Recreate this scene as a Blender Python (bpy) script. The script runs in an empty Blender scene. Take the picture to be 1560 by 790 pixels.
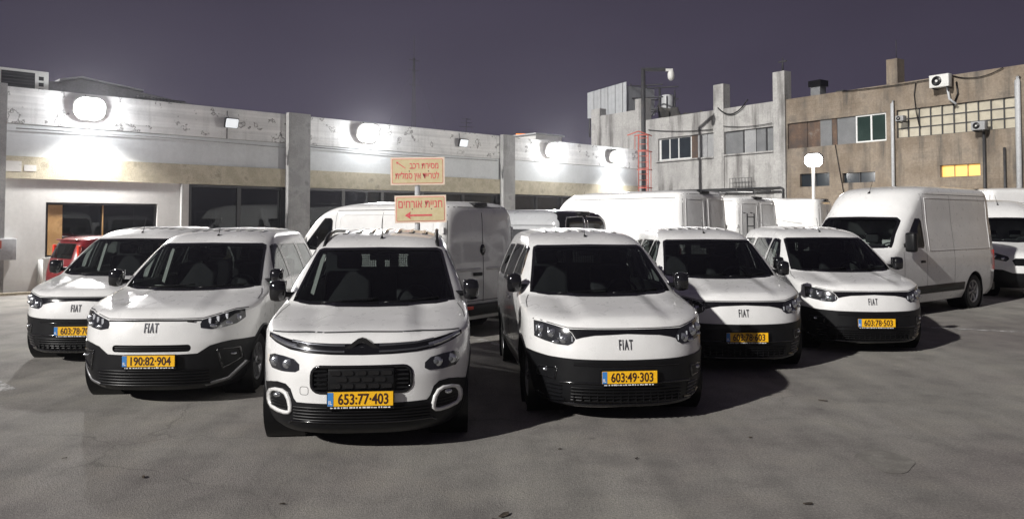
import bpy, bmesh, math, random
import numpy as np
from mathutils import Vector, Matrix
from mathutils.bvhtree import BVHTree
R = math.radians
rnd = random.Random(7)
scene = bpy.context.scene
col = scene.collection

# ------------------------------------------------------------------ camera
cam_data = bpy.data.cameras.new('camera')
cam = bpy.data.objects.new('camera', cam_data); col.objects.link(cam)
cam.location = (0, 0, 1.92)
cam.rotation_euler = (R(92.0), 0, 0)
cam_data.sensor_width = 36.0
cam_data.lens = 36.0 * 1180 / 1560
cam_data.shift_y = -(395 - 293.8) / 1560
cam_data.clip_end = 2000
scene.camera = cam

# ------------------------------------------------------------------ night sky
world = bpy.data.worlds.new('World'); scene.world = world
world.use_nodes = True
nt = world.node_tree; nt.nodes.clear()
wo = nt.nodes.new('ShaderNodeOutputWorld'); bg = nt.nodes.new('ShaderNodeBackground')
tc = nt.nodes.new('ShaderNodeTexCoord'); sx = nt.nodes.new('ShaderNodeSeparateXYZ')
cr = nt.nodes.new('ShaderNodeValToRGB')
cr.color_ramp.elements[0].position = 0.0; cr.color_ramp.elements[0].color = (0.056, 0.049, 0.075, 1)
cr.color_ramp.elements[1].position = 0.45; cr.color_ramp.elements[1].color = (0.031, 0.026, 0.041, 1)
nz = nt.nodes.new('ShaderNodeTexNoise'); nz.inputs['Scale'].default_value = 2.2; nz.inputs['Detail'].default_value = 3
mp = nt.nodes.new('ShaderNodeMapping'); mp.inputs['Scale'].default_value = (1, 1, 2.5)
mx = nt.nodes.new('ShaderNodeMix'); mx.data_type = 'RGBA'; mx.blend_type = 'MULTIPLY'
mr = nt.nodes.new('ShaderNodeMapRange'); mr.inputs['To Min'].default_value = 0.72; mr.inputs['To Max'].default_value = 1.28
L = nt.links.new
L(tc.outputs['Generated'], sx.inputs[0]); L(sx.outputs['Z'], cr.inputs[0])
L(tc.outputs['Generated'], mp.inputs[0]); L(mp.outputs[0], nz.inputs[0]); L(nz.outputs[0], mr.inputs[0])
mx.inputs[0].default_value = 1.0
L(cr.outputs[0], mx.inputs[6]); L(mr.outputs[0], mx.inputs[7]); L(mx.outputs[2], bg.inputs['Color'])
bg.inputs['Strength'].default_value = 1.0
L(bg.outputs[0], wo.inputs['Surface'])

# ------------------------------------------------------------------ the one distant key light (from front left)
SUN_AZ, SUN_EL = R(47), R(27)
sun_data = bpy.data.lights.new('key_light', 'SUN')
sun_data.energy = 3.7; sun_data.angle = R(1.2); sun_data.color = (1.0, 0.97, 0.93)
sun = bpy.data.objects.new('key_light', sun_data); col.objects.link(sun)
sun.rotation_euler = Vector((math.sin(SUN_AZ) * math.cos(SUN_EL), math.cos(SUN_AZ) * math.cos(SUN_EL), -math.sin(SUN_EL))).to_track_quat('-Z', 'Y').to_euler()
sun.location = (-20, -28, 18)
FLOOD_W = 1400.0

vs = scene.view_settings
vs.view_transform = 'Standard'; vs.look = 'None'; vs.exposure = 0.35; vs.gamma = 1.0
vs.use_curve_mapping = False

# ------------------------------------------------------------------ materials
MATS = {}
def principled(name, color, rough=0.5, metal=0.0, coat=0.0, emis=None, estr=0.0, spec=0.5):
    m = bpy.data.materials.new(name); m.use_nodes = True
    b = m.node_tree.nodes['Principled BSDF']
    b.inputs['Base Color'].default_value = (*color, 1); b.inputs['Roughness'].default_value = rough
    b.inputs['Metallic'].default_value = metal; b.inputs['Coat Weight'].default_value = coat
    b.inputs['Coat Roughness'].default_value = 0.06
    b.inputs['Specular IOR Level'].default_value = spec
    if emis:
        b.inputs['Emission Color'].default_value = (*emis, 1); b.inputs['Emission Strength'].default_value = estr
    MATS[name] = m
    return m
def nodes(m):
    t = m.node_tree
    return t, t.nodes['Principled BSDF'], t.nodes.new, t.links.new
def coords(t, N, Lk, scale=(1, 1, 1), kind='Object'):
    c = N('ShaderNodeTexCoord'); mpp = N('ShaderNodeMapping'); mpp.inputs['Scale'].default_value = scale
    Lk(c.outputs[kind], mpp.inputs[0]); return mpp.outputs[0]
def noise(N, Lk, vec, scale, detail=4, rough=0.55):
    n = N('ShaderNodeTexNoise'); n.inputs['Scale'].default_value = scale; n.inputs['Detail'].default_value = detail
    n.inputs['Roughness'].default_value = rough; Lk(vec, n.inputs['Vector']); return n.outputs['Fac']
def ramp(N, Lk, fac, stops):
    r = N('ShaderNodeValToRGB'); e = r.color_ramp.elements
    while len(e) < len(stops): e.new(0.5)
    for el, (p, c) in zip(e, stops): el.position = p; el.color = (*c, 1) if len(c) == 3 else c
    Lk(fac, r.inputs[0]); return r.outputs[0]
def mixc(N, Lk, fac, a, b, mode='MIX'):
    m = N('ShaderNodeMix'); m.data_type = 'RGBA'; m.blend_type = mode
    for sock, v in ((m.inputs[0], fac), (m.inputs[6], a), (m.inputs[7], b)):
        if isinstance(v, (int, float)): sock.default_value = v
        elif isinstance(v, tuple): sock.default_value = (*v, 1)
        else: Lk(v, sock)
    return m.outputs[2]
def bump(N, Lk, b, h, strength=0.3, dist=0.02):
    bn = N('ShaderNodeBump'); bn.inputs['Strength'].default_value = strength; bn.inputs['Distance'].default_value = dist
    Lk(h, bn.inputs['Height']); Lk(bn.outputs[0], b.inputs['Normal'])

def worn(name, c1, c2, c3, scale=1.2, streak=0.0, rough=0.85, bstr=0.25, stain=(0.05, 0.045, 0.04), thr=0.55, metal=0.0):
    """two-tone worn surface with blotches, optional vertical drip streaks"""
    m = principled(name, c1, rough, metal); t, b, N, Lk = nodes(m)
    v = coords(t, N, Lk)
    big = noise(N, Lk, v, scale, 6, 0.6)
    c = ramp(N, Lk, big, [(thr - 0.14, c1), (thr + 0.02, c2), (thr + 0.16, c3)])
    fine = noise(N, Lk, v, scale * 14, 5, 0.65)
    a_, b_ = (0.93, 1.04) if bstr <= 0.15 else (0.78, 1.12)
    f2 = ramp(N, Lk, fine, [(0.3, (a_,) * 3), (0.7, (b_,) * 3)])
    c = mixc(N, Lk, 1.0, c, f2, 'MULTIPLY')
    if streak:
        vs_ = coords(t, N, Lk, (1.0, 1.0, 0.10)); s = noise(N, Lk, vs_, 1.7, 6, 0.62)
        sf = ramp(N, Lk, s, [(0.47, (0, 0, 0)), (0.64, (streak, streak, streak))])
        pm = ramp(N, Lk, noise(N, Lk, coords(t, N, Lk, (0.5, 0.5, 0.35)), 1.0, 4), [(0.38, (0.12,) * 3), (0.56, (1, 1, 1))])
        sf = mixc(N, Lk, 1.0, sf, pm, 'MULTIPLY')
        c = mixc(N, Lk, sf, c, stain)
    Lk(c, b.inputs['Base Color']); bump(N, Lk, b, fine, bstr, 0.02)
    return m

# vehicle paint: white with a faint film of dust
def paint(name, color, dust=0.05):
    m = principled(name, color, 0.34, 0.0, 0.8); t, b, N, Lk = nodes(m)
    v = coords(t, N, Lk); n = noise(N, Lk, v, 3.0, 6, 0.6)
    c = ramp(N, Lk, n, [(0.35, color), (0.75, tuple(x * (1 - dust * 2) for x in color))])
    Lk(c, b.inputs['Base Color'])
    r = ramp(N, Lk, noise(N, Lk, v, 9.0, 4), [(0.3, (0.25,) * 3), (0.8, (0.42,) * 3)]); Lk(r, b.inputs['Roughness'])
    return m
paint('paint_white', (0.74, 0.74, 0.73)); paint('paint_white_cool', (0.72, 0.735, 0.74))
paint('paint_red', (0.20, 0.008, 0.012)); paint('paint_white_dim', (0.42, 0.43, 0.44))  # last one: grey tone stands in for shade on the white tailgate van
def plastic(name, color, rough):
    m = principled(name, color, rough, spec=0.28); t, b, N, Lk = nodes(m)
    v = coords(t, N, Lk); n = noise(N, Lk, v, 160, 2); bump(N, Lk, b, n, 0.12, 0.003)
    d = noise(N, Lk, v, 4, 5); Lk(ramp(N, Lk, d, [(0.35, color), (0.8, tuple(min(1, x * 1.6 + 0.002) for x in color))]), b.inputs['Base Color'])
    return m
plastic('black_plastic', (0.0045, 0.0047, 0.0055), 0.42); plastic('trim_black', (0.003, 0.003, 0.0035), 0.35)
principled('gloss_black', (0.006, 0.006, 0.007), 0.12, 0, 0.5); plastic('rubber', (0.012, 0.012, 0.012), 0.75)
principled('seam', (0.03, 0.03, 0.032), 0.8); principled('chrome', (0.75, 0.76, 0.78), 0.16, 1.0)
principled('emblem_chrome', (0.16, 0.165, 0.18), 0.28, 0.8); principled('emblem_grey', (0.07, 0.072, 0.08), 0.4, 0.4)
worn('alloy', (0.30, 0.30, 0.31), (0.26, 0.26, 0.27), (0.2, 0.2, 0.21), 6, rough=0.4, bstr=0.05, metal=0.7)
principled('lamp_dark', (0.02, 0.021, 0.024), 0.10, 0.0, 0.6); principled('reflector', (0.55, 0.57, 0.6), 0.18, 0.9)
principled('lamp_glass', (0.10, 0.105, 0.115), 0.06, 0.3, 0.6); principled('led_white', (0.6, 0.62, 0.66), 0.2, 0.2); principled('amber', (0.5, 0.16, 0.02), 0.25)
principled('tail_red', (0.42, 0.02, 0.015), 0.18, 0, 0.5); principled('reflector_red', (0.75, 0.05, 0.02), 0.25, 0, 0.5)
plastic('cabin', (0.028, 0.029, 0.031), 0.7); plastic('lining', (0.24, 0.24, 0.235), 0.8); plastic('seat_fabric', (0.008, 0.008, 0.009), 0.9)
principled('trim_light', (0.35, 0.35, 0.34), 0.7)
principled('plate_yellow', (0.86, 0.47, 0.012), 0.42); principled('plate_ink', (0.035, 0.008, 0.005), 0.6); principled('plate_blue', (0.05, 0.22, 0.55), 0.45)
principled('print_white', (0.75, 0.75, 0.75), 0.6)
def glass(name, tint, refl=0.04, rough=0.0):
    m = bpy.data.materials.new(name); m.use_nodes = True; t = m.node_tree; t.nodes.clear(); N = t.nodes.new; Lk = t.links.new
    o = N('ShaderNodeOutputMaterial'); tr = N('ShaderNodeBsdfTransparent'); gl = N('ShaderNodeBsdfGlossy'); mxs = N('ShaderNodeMixShader')
    tr.inputs[0].default_value = (*tint, 1); gl.inputs['Roughness'].default_value = rough; gl.inputs[0].default_value = (0.9, 0.92, 0.92, 1)
    fr = N('ShaderNodeFresnel'); fr.inputs['IOR'].default_value = 1.5
    Lk(fr.outputs[0], mxs.inputs[0]); Lk(tr.outputs[0], mxs.inputs[1]); Lk(gl.outputs[0], mxs.inputs[2]); Lk(mxs.outputs[0], o.inputs[0])
    MATS[name] = m; return m
glass('windshield_glass', (0.80, 0.86, 0.84)); glass('side_glass', (0.72, 0.78, 0.76)); glass('rear_glass', (0.16, 0.175, 0.17)); glass('quarter_glass', (0.30, 0.33, 0.32)); glass('tinted_glass', (0.05, 0.055, 0.06)); glass('window_glass', (0.35, 0.38, 0.4), 0.04, 0.02)

# ground
def ground_mat():
    m = principled('asphalt', (0.2, 0.2, 0.19), 0.85); t, b, N, Lk = nodes(m); v = coords(t, N, Lk)
    big = noise(N, Lk, v, 0.28, 6, 0.6); mid = noise(N, Lk, v, 1.7, 6, 0.65); fine = noise(N, Lk, v, 55, 3, 0.7)
    vo = N('ShaderNodeTexVoronoi'); vo.inputs['Scale'].default_value = 120; Lk(v, vo.inputs['Vector'])
    c = ramp(N, Lk, big, [(0.34, (0.185, 0.168, 0.159)), (0.5, (0.238, 0.226, 0.208)), (0.66, (0.275, 0.265, 0.240))])
    c = mixc(N, Lk, 1.0, c, ramp(N, Lk, mid, [(0.3, (0.74, 0.73, 0.74)), (0.5, (1, 1, 1)), (0.72, (1.18, 1.17, 1.12))]), 'MULTIPLY')
    c = mixc(N, Lk, 1.0, c, ramp(N, Lk, fine, [(0.30, (0.66, 0.66, 0.66)), (0.52, (1, 1, 1)), (0.70, (1.35, 1.35, 1.33))]), 'MULTIPLY')
    # pale aggregate chips
    chips = ramp(N, Lk, vo.outputs['Distance'], [(0.10, (1, 1, 1)), (0.22, (0, 0, 0))])
    sel = noise(N, Lk, v, 38, 1); sel = ramp(N, Lk, sel, [(0.58, (0, 0, 0)), (0.62, (1, 1, 1))])
    cf = mixc(N, Lk, 1.0, chips, sel, 'MULTIPLY')
    c = mixc(N, Lk, cf, c, (0.62, 0.61, 0.57))
    # dark oil / tyre stains
    st = noise(N, Lk, v, 0.9, 3, 0.5); sf = ramp(N, Lk, st, [(0.60, (0, 0, 0)), (0.72, (0.55, 0.55, 0.55))])
    c = mixc(N, Lk, sf, c, (0.13, 0.12, 0.115))
    # oil drips and faint tyre tracks
    vd = N('ShaderNodeTexVoronoi'); vd.inputs['Scale'].default_value = 1.6; Lk(v, vd.inputs['Vector'])
    dr = ramp(N, Lk, vd.outputs['Distance'], [(0.03, (0.6, 0.6, 0.6)), (0.085, (0, 0, 0))]); dm = ramp(N, Lk, noise(N, Lk, v, 0.8, 2), [(0.5, (0, 0, 0)), (0.6, (1, 1, 1))])
    c = mixc(N, Lk, mixc(N, Lk, 1.0, dr, dm, 'MULTIPLY'), c, (0.10, 0.092, 0.088))
    tt = noise(N, Lk, coords(t, N, Lk, (1.0, 0.12, 1)), 2.4, 4); c = mixc(N, Lk, 1.0, c, ramp(N, Lk, tt, [(0.36, (0.84,) * 3), (0.55, (1, 1, 1)), (0.7, (1.07,) * 3)]), 'MULTIPLY')
    # hairline cracks
    dw = N('ShaderNodeTexNoise'); dw.inputs['Scale'].default_value = 1.3; dw.inputs['Detail'].default_value = 5; Lk(v, dw.inputs['Vector'])
    va = N('ShaderNodeVectorMath'); va.operation = 'MULTIPLY_ADD'; va.inputs[1].default_value = (0.9, 0.9, 0.9); Lk(dw.outputs['Color'], va.inputs[0]); Lk(v, va.inputs[2])
    vc = N('ShaderNodeTexVoronoi'); vc.feature = 'DISTANCE_TO_EDGE'; vc.inputs['Scale'].default_value = 0.22; Lk(va.outputs[0], vc.inputs['Vector'])
    ck = ramp(N, Lk, vc.outputs['Distance'], [(0.0, (0.38, 0.38, 0.38)), (0.0018, (0, 0, 0))])
    msk = noise(N, Lk, v, 0.5, 2); msk = ramp(N, Lk, msk, [(0.48, (0, 0, 0)), (0.58, (1, 1, 1))])
    c = mixc(N, Lk, mixc(N, Lk, 1.0, ck, msk, 'MULTIPLY'), c, (0.05, 0.045, 0.04))
    Lk(c, b.inputs['Base Color'])
    hgt = N('ShaderNodeMath'); hgt.operation = 'ADD'; Lk(fine, hgt.inputs[0]); Lk(vo.outputs['Distance'], hgt.inputs[1])
    bump(N, Lk, b, hgt.outputs[0], 0.32, 0.010)
    return m
ground_mat()
def marking_mat():
    m = principled('road_paint', (0.5, 0.5, 0.48), 0.8); t, b, N, Lk = nodes(m); v = coords(t, N, Lk)
    n = noise(N, Lk, v, 7, 6, 0.7); b.inputs['Base Color'].default_value = (0.55, 0.545, 0.53, 1)
    Lk(ramp(N, Lk, n, [(0.40, (0, 0, 0)), (0.55, (0.8, 0.8, 0.8))]), b.inputs['Alpha'])
marking_mat()
worn('patch', (0.17, 0.16, 0.145), (0.215, 0.205, 0.185), (0.29, 0.28, 0.255), 6, rough=0.9)
worn('litter', (0.03, 0.022, 0.018), (0.06, 0.045, 0.03), (0.2, 0.18, 0.15), 30, rough=0.9)

# building surfaces
def peeled():
    m = principled('peeled_concrete', (0.5, 0.5, 0.5), 0.9); t, b, N, Lk = nodes(m); v = coords(t, N, Lk)
    n1 = noise(N, Lk, v, 1.1, 8, 0.68); hb = coords(t, N, Lk, (0.12, 1, 7)); n2 = noise(N, Lk, hb, 1.0, 3)
    c = ramp(N, Lk, n1, [(0.30, (0.56, 0.56, 0.555)), (0.46, (0.70, 0.70, 0.69)), (0.60, (0.78, 0.775, 0.76))])
    c = mixc(N, Lk, 1.0, c, ramp(N, Lk, n2, [(0.35, (0.82,) * 3), (0.65, (1.06,) * 3)]), 'MULTIPLY')
    # peeling paint edges: thin dark contour lines of a noise field
    pk = noise(N, Lk, v, 1.9, 7, 0.62)
    ed = ramp(N, Lk, pk, [(0.585, (0, 0, 0)), (0.600, (1, 1, 1)), (0.612, (0.9, 0.9, 0.9)), (0.630, (0, 0, 0))])
    rg = ramp(N, Lk, noise(N, Lk, v, 0.55, 2), [(0.38, (0, 0, 0)), (0.48, (0.9, 0.9, 0.9))])
    c = mixc(N, Lk, mixc(N, Lk, 1.0, ed, rg, 'MULTIPLY'), c, (0.12, 0.115, 0.105))
    vs_ = coords(t, N, Lk, (1.8, 1.8, 0.15)); s = noise(N, Lk, vs_, 2.5, 5)
    c = mixc(N, Lk, ramp(N, Lk, s, [(0.55, (0, 0, 0)), (0.75, (0.35,) * 3)]), c, (0.22, 0.21, 0.2))
    Lk(c, b.inputs['Base Color']); bump(N, Lk, b, pk, 0.4, 0.03)
peeled()
worn('fascia_paint', (0.58, 0.60, 0.605), (0.62, 0.64, 0.645), (0.54, 0.56, 0.565), 0.5, streak=0.15, bstr=0.1, stain=(0.3, 0.3, 0.3))
worn('stone_band', (0.44, 0.395, 0.29), (0.54, 0.49, 0.37), (0.33, 0.295, 0.22), 2.6, rough=0.9, bstr=0.7)
worn('plaster_grey', (0.57, 0.565, 0.545), (0.61, 0.605, 0.585), (0.52, 0.515, 0.50), 0.7, streak=0.18, bstr=0.08, stain=(0.3, 0.29, 0.28))
worn('raw_concrete', (0.30, 0.30, 0.295), (0.37, 0.37, 0.365), (0.22, 0.22, 0.217), 2.2, streak=0.45, bstr=0.5, stain=(0.1, 0.1, 0.1))
worn('white_render', (0.34, 0.336, 0.326), (0.41, 0.405, 0.392), (0.25, 0.246, 0.237), 0.75, streak=1.0, bstr=0.25, stain=(0.13, 0.125, 0.12))
def tan_wall():
    m = worn('tan_render', (0.182, 0.144, 0.106), (0.238, 0.197, 0.152), (0.142, 0.121, 0.100), 0.8, streak=1.0, bstr=0.3, stain=(0.06, 0.055, 0.05))
    t, b, N, Lk = nodes(m)
    c = coords(t, N, Lk, (1, 1, 1)); sp = N('ShaderNodeSeparateXYZ'); Lk(c, sp.inputs[0]); cb = N('ShaderNodeCombineXYZ'); Lk(sp.outputs['X'], cb.inputs['X']); Lk(sp.outputs['Z'], cb.inputs['Y'])
    br = N('ShaderNodeTexBrick'); br.inputs['Scale'].default_value = 1.0; br.inputs['Brick Width'].default_value = 0.42; br.inputs['Row Height'].default_value = 0.21
    br.inputs['Mortar Size'].default_value = 0.008; br.inputs['Color1'].default_value = (1, 1, 1, 1); br.inputs['Color2'].default_value = (0.88, 0.88, 0.88, 1); br.inputs['Mortar'].default_value = (0.66, 0.64, 0.62, 1)
    Lk(cb.outputs[0], br.inputs['Vector'])
    src = b.inputs['Base Color'].links[0].from_socket
    msk = ramp(N, Lk, noise(N, Lk, c, 0.35, 3), [(0.42, (0, 0, 0)), (0.6, (0.8,) * 3)])
    Lk(mixc(N, Lk, msk, src, mixc(N, Lk, 1.0, src, br.outputs['Color'], 'MULTIPLY')), b.inputs['Base Color'])
tan_wall()
worn('rust_panel', (0.075, 0.055, 0.045), (0.12, 0.075, 0.05), (0.19, 0.17, 0.155), 2.0, streak=0.7, bstr=0.4, stain=(0.03, 0.022, 0.018))
worn('board_grey', (0.26, 0.265, 0.27), (0.31, 0.315, 0.32), (0.22, 0.225, 0.23), 1.5, streak=0.3, bstr=0.1, stain=(0.12, 0.12, 0.12))
worn('board_dark', (0.14, 0.145, 0.15), (0.17, 0.175, 0.18), (0.11, 0.115, 0.12), 1.5, streak=0.3, bstr=0.1, stain=(0.08, 0.08, 0.08))
worn('pane_beige', (0.36, 0.33, 0.26), (0.42, 0.385, 0.30), (0.30, 0.28, 0.23), 1.6, rough=0.35, bstr=0.05)
worn('metal_sheet', (0.36, 0.375, 0.39), (0.40, 0.415, 0.43), (0.32, 0.33, 0.34), 1.0, streak=0.3, rough=0.55, bstr=0.05, stain=(0.2, 0.2, 0.2))
worn('galvanised', (0.36, 0.37, 0.38), (0.42, 0.43, 0.44), (0.28, 0.29, 0.3), 8, rough=0.5, bstr=0.1)
worn('dark_steel', (0.022, 0.023, 0.025), (0.03, 0.03, 0.032), (0.05, 0.042, 0.038), 5, rough=0.6, bstr=0.1)
worn('red_steel', (0.42, 0.075, 0.05), (0.47, 0.10, 0.065), (0.33, 0.06, 0.045), 6, rough=0.6, bstr=0.1)
worn('ac_white', (0.55, 0.55, 0.53), (0.6, 0.6, 0.58), (0.45, 0.45, 0.43), 3, rough=0.6, bstr=0.05)
worn('roofing', (0.2, 0.2, 0.205), (0.25, 0.25, 0.255), (0.16, 0.16, 0.165), 1.4, streak=0.3, rough=0.9)
worn('scrap', (0.03, 0.03, 0.03), (0.05, 0.045, 0.04), (0.08, 0.075, 0.07), 3, rough=0.85)
worn('wood', (0.34, 0.19, 0.07), (0.42, 0.25, 0.10), (0.28, 0.15, 0.055), 3, rough=0.6, bstr=0.1)
worn('sign_face', (0.56, 0.47, 0.27), (0.60, 0.52, 0.31), (0.62, 0.49, 0.33), 9, rough=0.6, bstr=0.04); worn('sign_margin', (0.74, 0.60, 0.47), (0.78, 0.65, 0.52), (0.70, 0.56, 0.43), 12, rough=0.6, bstr=0.03)
worn('sign_red', (0.62, 0.07, 0.09), (0.66, 0.12, 0.13), (0.66, 0.25, 0.2), 30, rough=0.6, bstr=0.02, thr=0.6)
worn('frame_black', (0.012, 0.012, 0.013), (0.016, 0.016, 0.017), (0.022, 0.022, 0.023), 8, rough=0.45, bstr=0.05)
worn('frame_white', (0.6, 0.61, 0.6), (0.64, 0.65, 0.64), (0.5, 0.51, 0.5), 5, rough=0.5, bstr=0.05)
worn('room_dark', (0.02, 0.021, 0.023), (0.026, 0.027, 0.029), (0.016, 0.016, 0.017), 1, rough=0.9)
worn('paper', (0.62, 0.61, 0.58), (0.66, 0.65, 0.62), (0.55, 0.54, 0.5), 8, rough=0.9, bstr=0.05)
principled('flood_lit', (0.9, 0.9, 0.9), 0.3, emis=(1.0, 0.98, 0.95), estr=22.0)
principled('flood_lens_glow', (0.78, 0.8, 0.8), 0.25, emis=(0.9, 0.95, 1.0), estr=0.45)  # unlit lens given a faint glow so it looks white
principled('lit_window', (0.7, 0.45, 0.12), 0.5, emis=(1.0, 0.55, 0.13), estr=0.5)
principled('neon_orange', (0.6, 0.15, 0.02), 0.5, emis=(1.0, 0.16, 0.02), estr=1.6)
worn('green_glass', (0.018, 0.032, 0.028), (0.022, 0.038, 0.033), (0.028, 0.045, 0.04), 1.2, rough=0.12, bstr=0.0)
worn('dark_pane', (0.014, 0.019, 0.024), (0.018, 0.024, 0.03), (0.022, 0.028, 0.034), 1.2, rough=0.1, bstr=0.0)

# ------------------------------------------------------------------ object helpers
def empty(name, loc=(0, 0, 0), rz=0.0, label=None, cat=None, group=None):
    o = bpy.data.objects.new(name, None); col.objects.link(o); o.empty_display_size = 0.3
    o.location = loc; o.rotation_euler = (0, 0, rz); tag(o, label, cat, group); return o
def tag(o, label=None, cat=None, group=None, kind=None):
    if label: o['label'] = label
    if cat: o['category'] = cat
    if group: o['group'] = group
    if kind: o['kind'] = kind
    return o
def link_mesh(name, me, mat, parent=None, loc=None):
    o = bpy.data.objects.new(name, me); col.objects.link(o)
    if mat and not len(me.materials): me.materials.append(MATS[mat])
    if parent: o.parent = parent
    if loc: o.location = loc
    return o
def children(o): return [c for c in bpy.data.objects if c.parent == o]
def copy_tree(o, parent=None, kids=None):
    if kids is None:
        kids = {}
        for c in bpy.data.objects:
            if c.parent: kids.setdefault(c.parent, []).append(c)
    c = o.copy(); col.objects.link(c); c.parent = parent
    for ch in kids.get(o, []): copy_tree(ch, c, kids)
    return c

class MB:
    """collects simple solids into one mesh"""
    def __init__(s): s.v = []; s.f = []; s.smooth = []
    def add(s, vs_, fs, smooth=False):
        b = len(s.v); s.v += [tuple(v) for v in vs_]; s.f += [tuple(i + b for i in f) for f in fs]; s.smooth += [smooth] * len(fs); return s
    def box(s, x0, x1, y0, y1, z0, z1, M=None, bev=0.0):
        if bev > 0:
            bm = bmesh.new(); bmesh.ops.create_cube(bm, size=1)
            for v in bm.verts: v.co = Vector(((x0 + x1) / 2 + v.co.x * (x1 - x0), (y0 + y1) / 2 + v.co.y * (y1 - y0), (z0 + z1) / 2 + v.co.z * (z1 - z0)))
            bmesh.ops.bevel(bm, geom=bm.edges[:], offset=bev, segments=2, profile=0.6, affect='EDGES')
            bm.verts.index_update(); vs_ = [(M @ v.co if M else v.co.copy()) for v in bm.verts]
            s.add(vs_, [[v.index for v in f.verts] for f in bm.faces], True); bm.free(); return s
        vs_ = [Vector((x, y, z)) for z in (z0, z1) for y in (y0, y1) for x in (x0, x1)]
        if M: vs_ = [M @ v for v in vs_]
        return s.add(vs_, [(0, 2, 3, 1), (4, 5, 7, 6), (0, 1, 5, 4), (2, 6, 7, 3), (0, 4, 6, 2), (1, 3, 7, 5)])
    def prism(s, poly, y0, y1, axis='y', M=None):
        n = len(poly)
        def P(a, b, c): return {'y': (a, c, b), 'x': (c, a, b), 'z': (a, b, c)}[axis]
        vs_ = [Vector(P(a, b, y0)) for a, b in poly] + [Vector(P(a, b, y1)) for a, b in poly]
        if M: vs_ = [M @ v for v in vs_]
        return s.add(vs_, [tuple(range(n)), tuple(range(2 * n - 1, n - 1, -1))] + [(i, i + n, (i + 1) % n + n, (i + 1) % n) for i in range(n)])
    def tube(s, pts, r, n=8, r2=None):
        pts = [Vector(p) for p in pts]; rings = []; vs_ = []; fs = []
        for i, p in enumerate(pts):
            d = (pts[min(i + 1, len(pts) - 1)] - pts[max(i - 1, 0)]).normalized()
            a = d.cross(Vector((0, 0, 1)) if abs(d.z) < 0.9 else Vector((1, 0, 0))).normalized(); b = d.cross(a)
            rr = r if r2 is None else r + (r2 - r) * i / (len(pts) - 1)
            vs_ += [p + a * rr * math.cos(2 * math.pi * k / n) + b * rr * math.sin(2 * math.pi * k / n) for k in range(n)]
        for i in range(len(pts) - 1):
            for k in range(n): fs.append((i * n + k, i * n + (k + 1) % n, (i + 1) * n + (k + 1) % n, (i + 1) * n + k))
        fs += [tuple(range(n - 1, -1, -1)), tuple(range((len(pts) - 1) * n, len(pts) * n))]
        return s.add(vs_, fs, True)
    def lathe(s, prof, n=28, axis='x', M=None):
        vs_ = []; fs = []
        for r, a in prof:
            for k in range(n):
                c, q = r * math.cos(2 * math.pi * k / n), r * math.sin(2 * math.pi * k / n)
                vs_.append({'x': Vector((a, c, q)), 'y': Vector((c, a, q)), 'z': Vector((c, q, a))}[axis])
        if M: vs_ = [M @ v for v in vs_]
        for i in range(len(prof) - 1):
            for k in range(n): fs.append((i * n + k, i * n + (k + 1) % n, (i + 1) * n + (k + 1) % n, (i + 1) * n + k))
        return s.add(vs_, fs, True)
    def ellipsoid(s, c, rx, ry, rz, n=12, m=8):
        vs_ = []; fs = []
        for i in range(m + 1):
            th = math.pi * i / m
            for k in range(n):
                ph = 2 * math.pi * k / n
                vs_.append((c[0] + rx * math.sin(th) * math.cos(ph), c[1] + ry * math.sin(th) * math.sin(ph), c[2] + rz * math.cos(th)))
        for i in range(m):
            for k in range(n): fs.append((i * n + k, (i + 1) * n + k, (i + 1) * n + (k + 1) % n, i * n + (k + 1) % n))
        return s.add(vs_, fs, True)
    def mesh(s, name):
        me = bpy.data.meshes.new(name); me.from_pydata(s.v, [], s.f); me.polygons.foreach_set('use_smooth', s.smooth)
        bm = bmesh.new(); bm.from_mesh(me); bmesh.ops.remove_doubles(bm, verts=bm.verts, dist=1e-5); bmesh.ops.recalc_face_normals(bm, faces=bm.faces); bm.to_mesh(me); bm.free()
        return me
    def build(s, name, mat, parent=None, loc=None): return link_mesh(name, s.mesh(name), mat, parent, loc)

def text_mesh(txt, size, sxx=1.0, extrude=0.002, offset=0.0, name='lettering', space=1.0):
    cu = bpy.data.curves.new('t', 'FONT'); cu.body = txt; cu.size = size; cu.align_x = 'CENTER'; cu.align_y = 'CENTER'
    cu.space_character = space; cu.extrude = extrude; cu.offset = offset; cu.resolution_u = 3
    ob = bpy.data.objects.new('t', cu); col.objects.link(ob); bpy.context.view_layer.update()
    me = bpy.data.meshes.new_from_object(ob.evaluated_get(bpy.context.evaluated_depsgraph_get()))
    bpy.data.objects.remove(ob); bpy.data.curves.remove(cu)
    vv = [v.co.copy() for v in me.vertices]
    if vv:
        cx = (min(v.x for v in vv) + max(v.x for v in vv)) / 2; cy = (min(v.y for v in vv) + max(v.y for v in vv)) / 2
        for v in me.vertices: v.co = ((v.co.x - cx) * sxx, -v.co.z, v.co.y - cy)      # stands in the XZ plane, faces -Y
    me.name = name; me.materials.clear(); return me
def rrect(x0, x1, z0, z1, r, n=4):
    out = []
    for cx, cz, a0 in ((x1 - r, z0 + r, -90), (x1 - r, z1 - r, 0), (x0 + r, z1 - r, 90), (x0 + r, z0 + r, 180)):
        for k in range(n + 1):
            a = R(a0 + 90 * k / n); out.append((cx + r * math.cos(a), cz + r * math.sin(a)))
    return out

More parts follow.
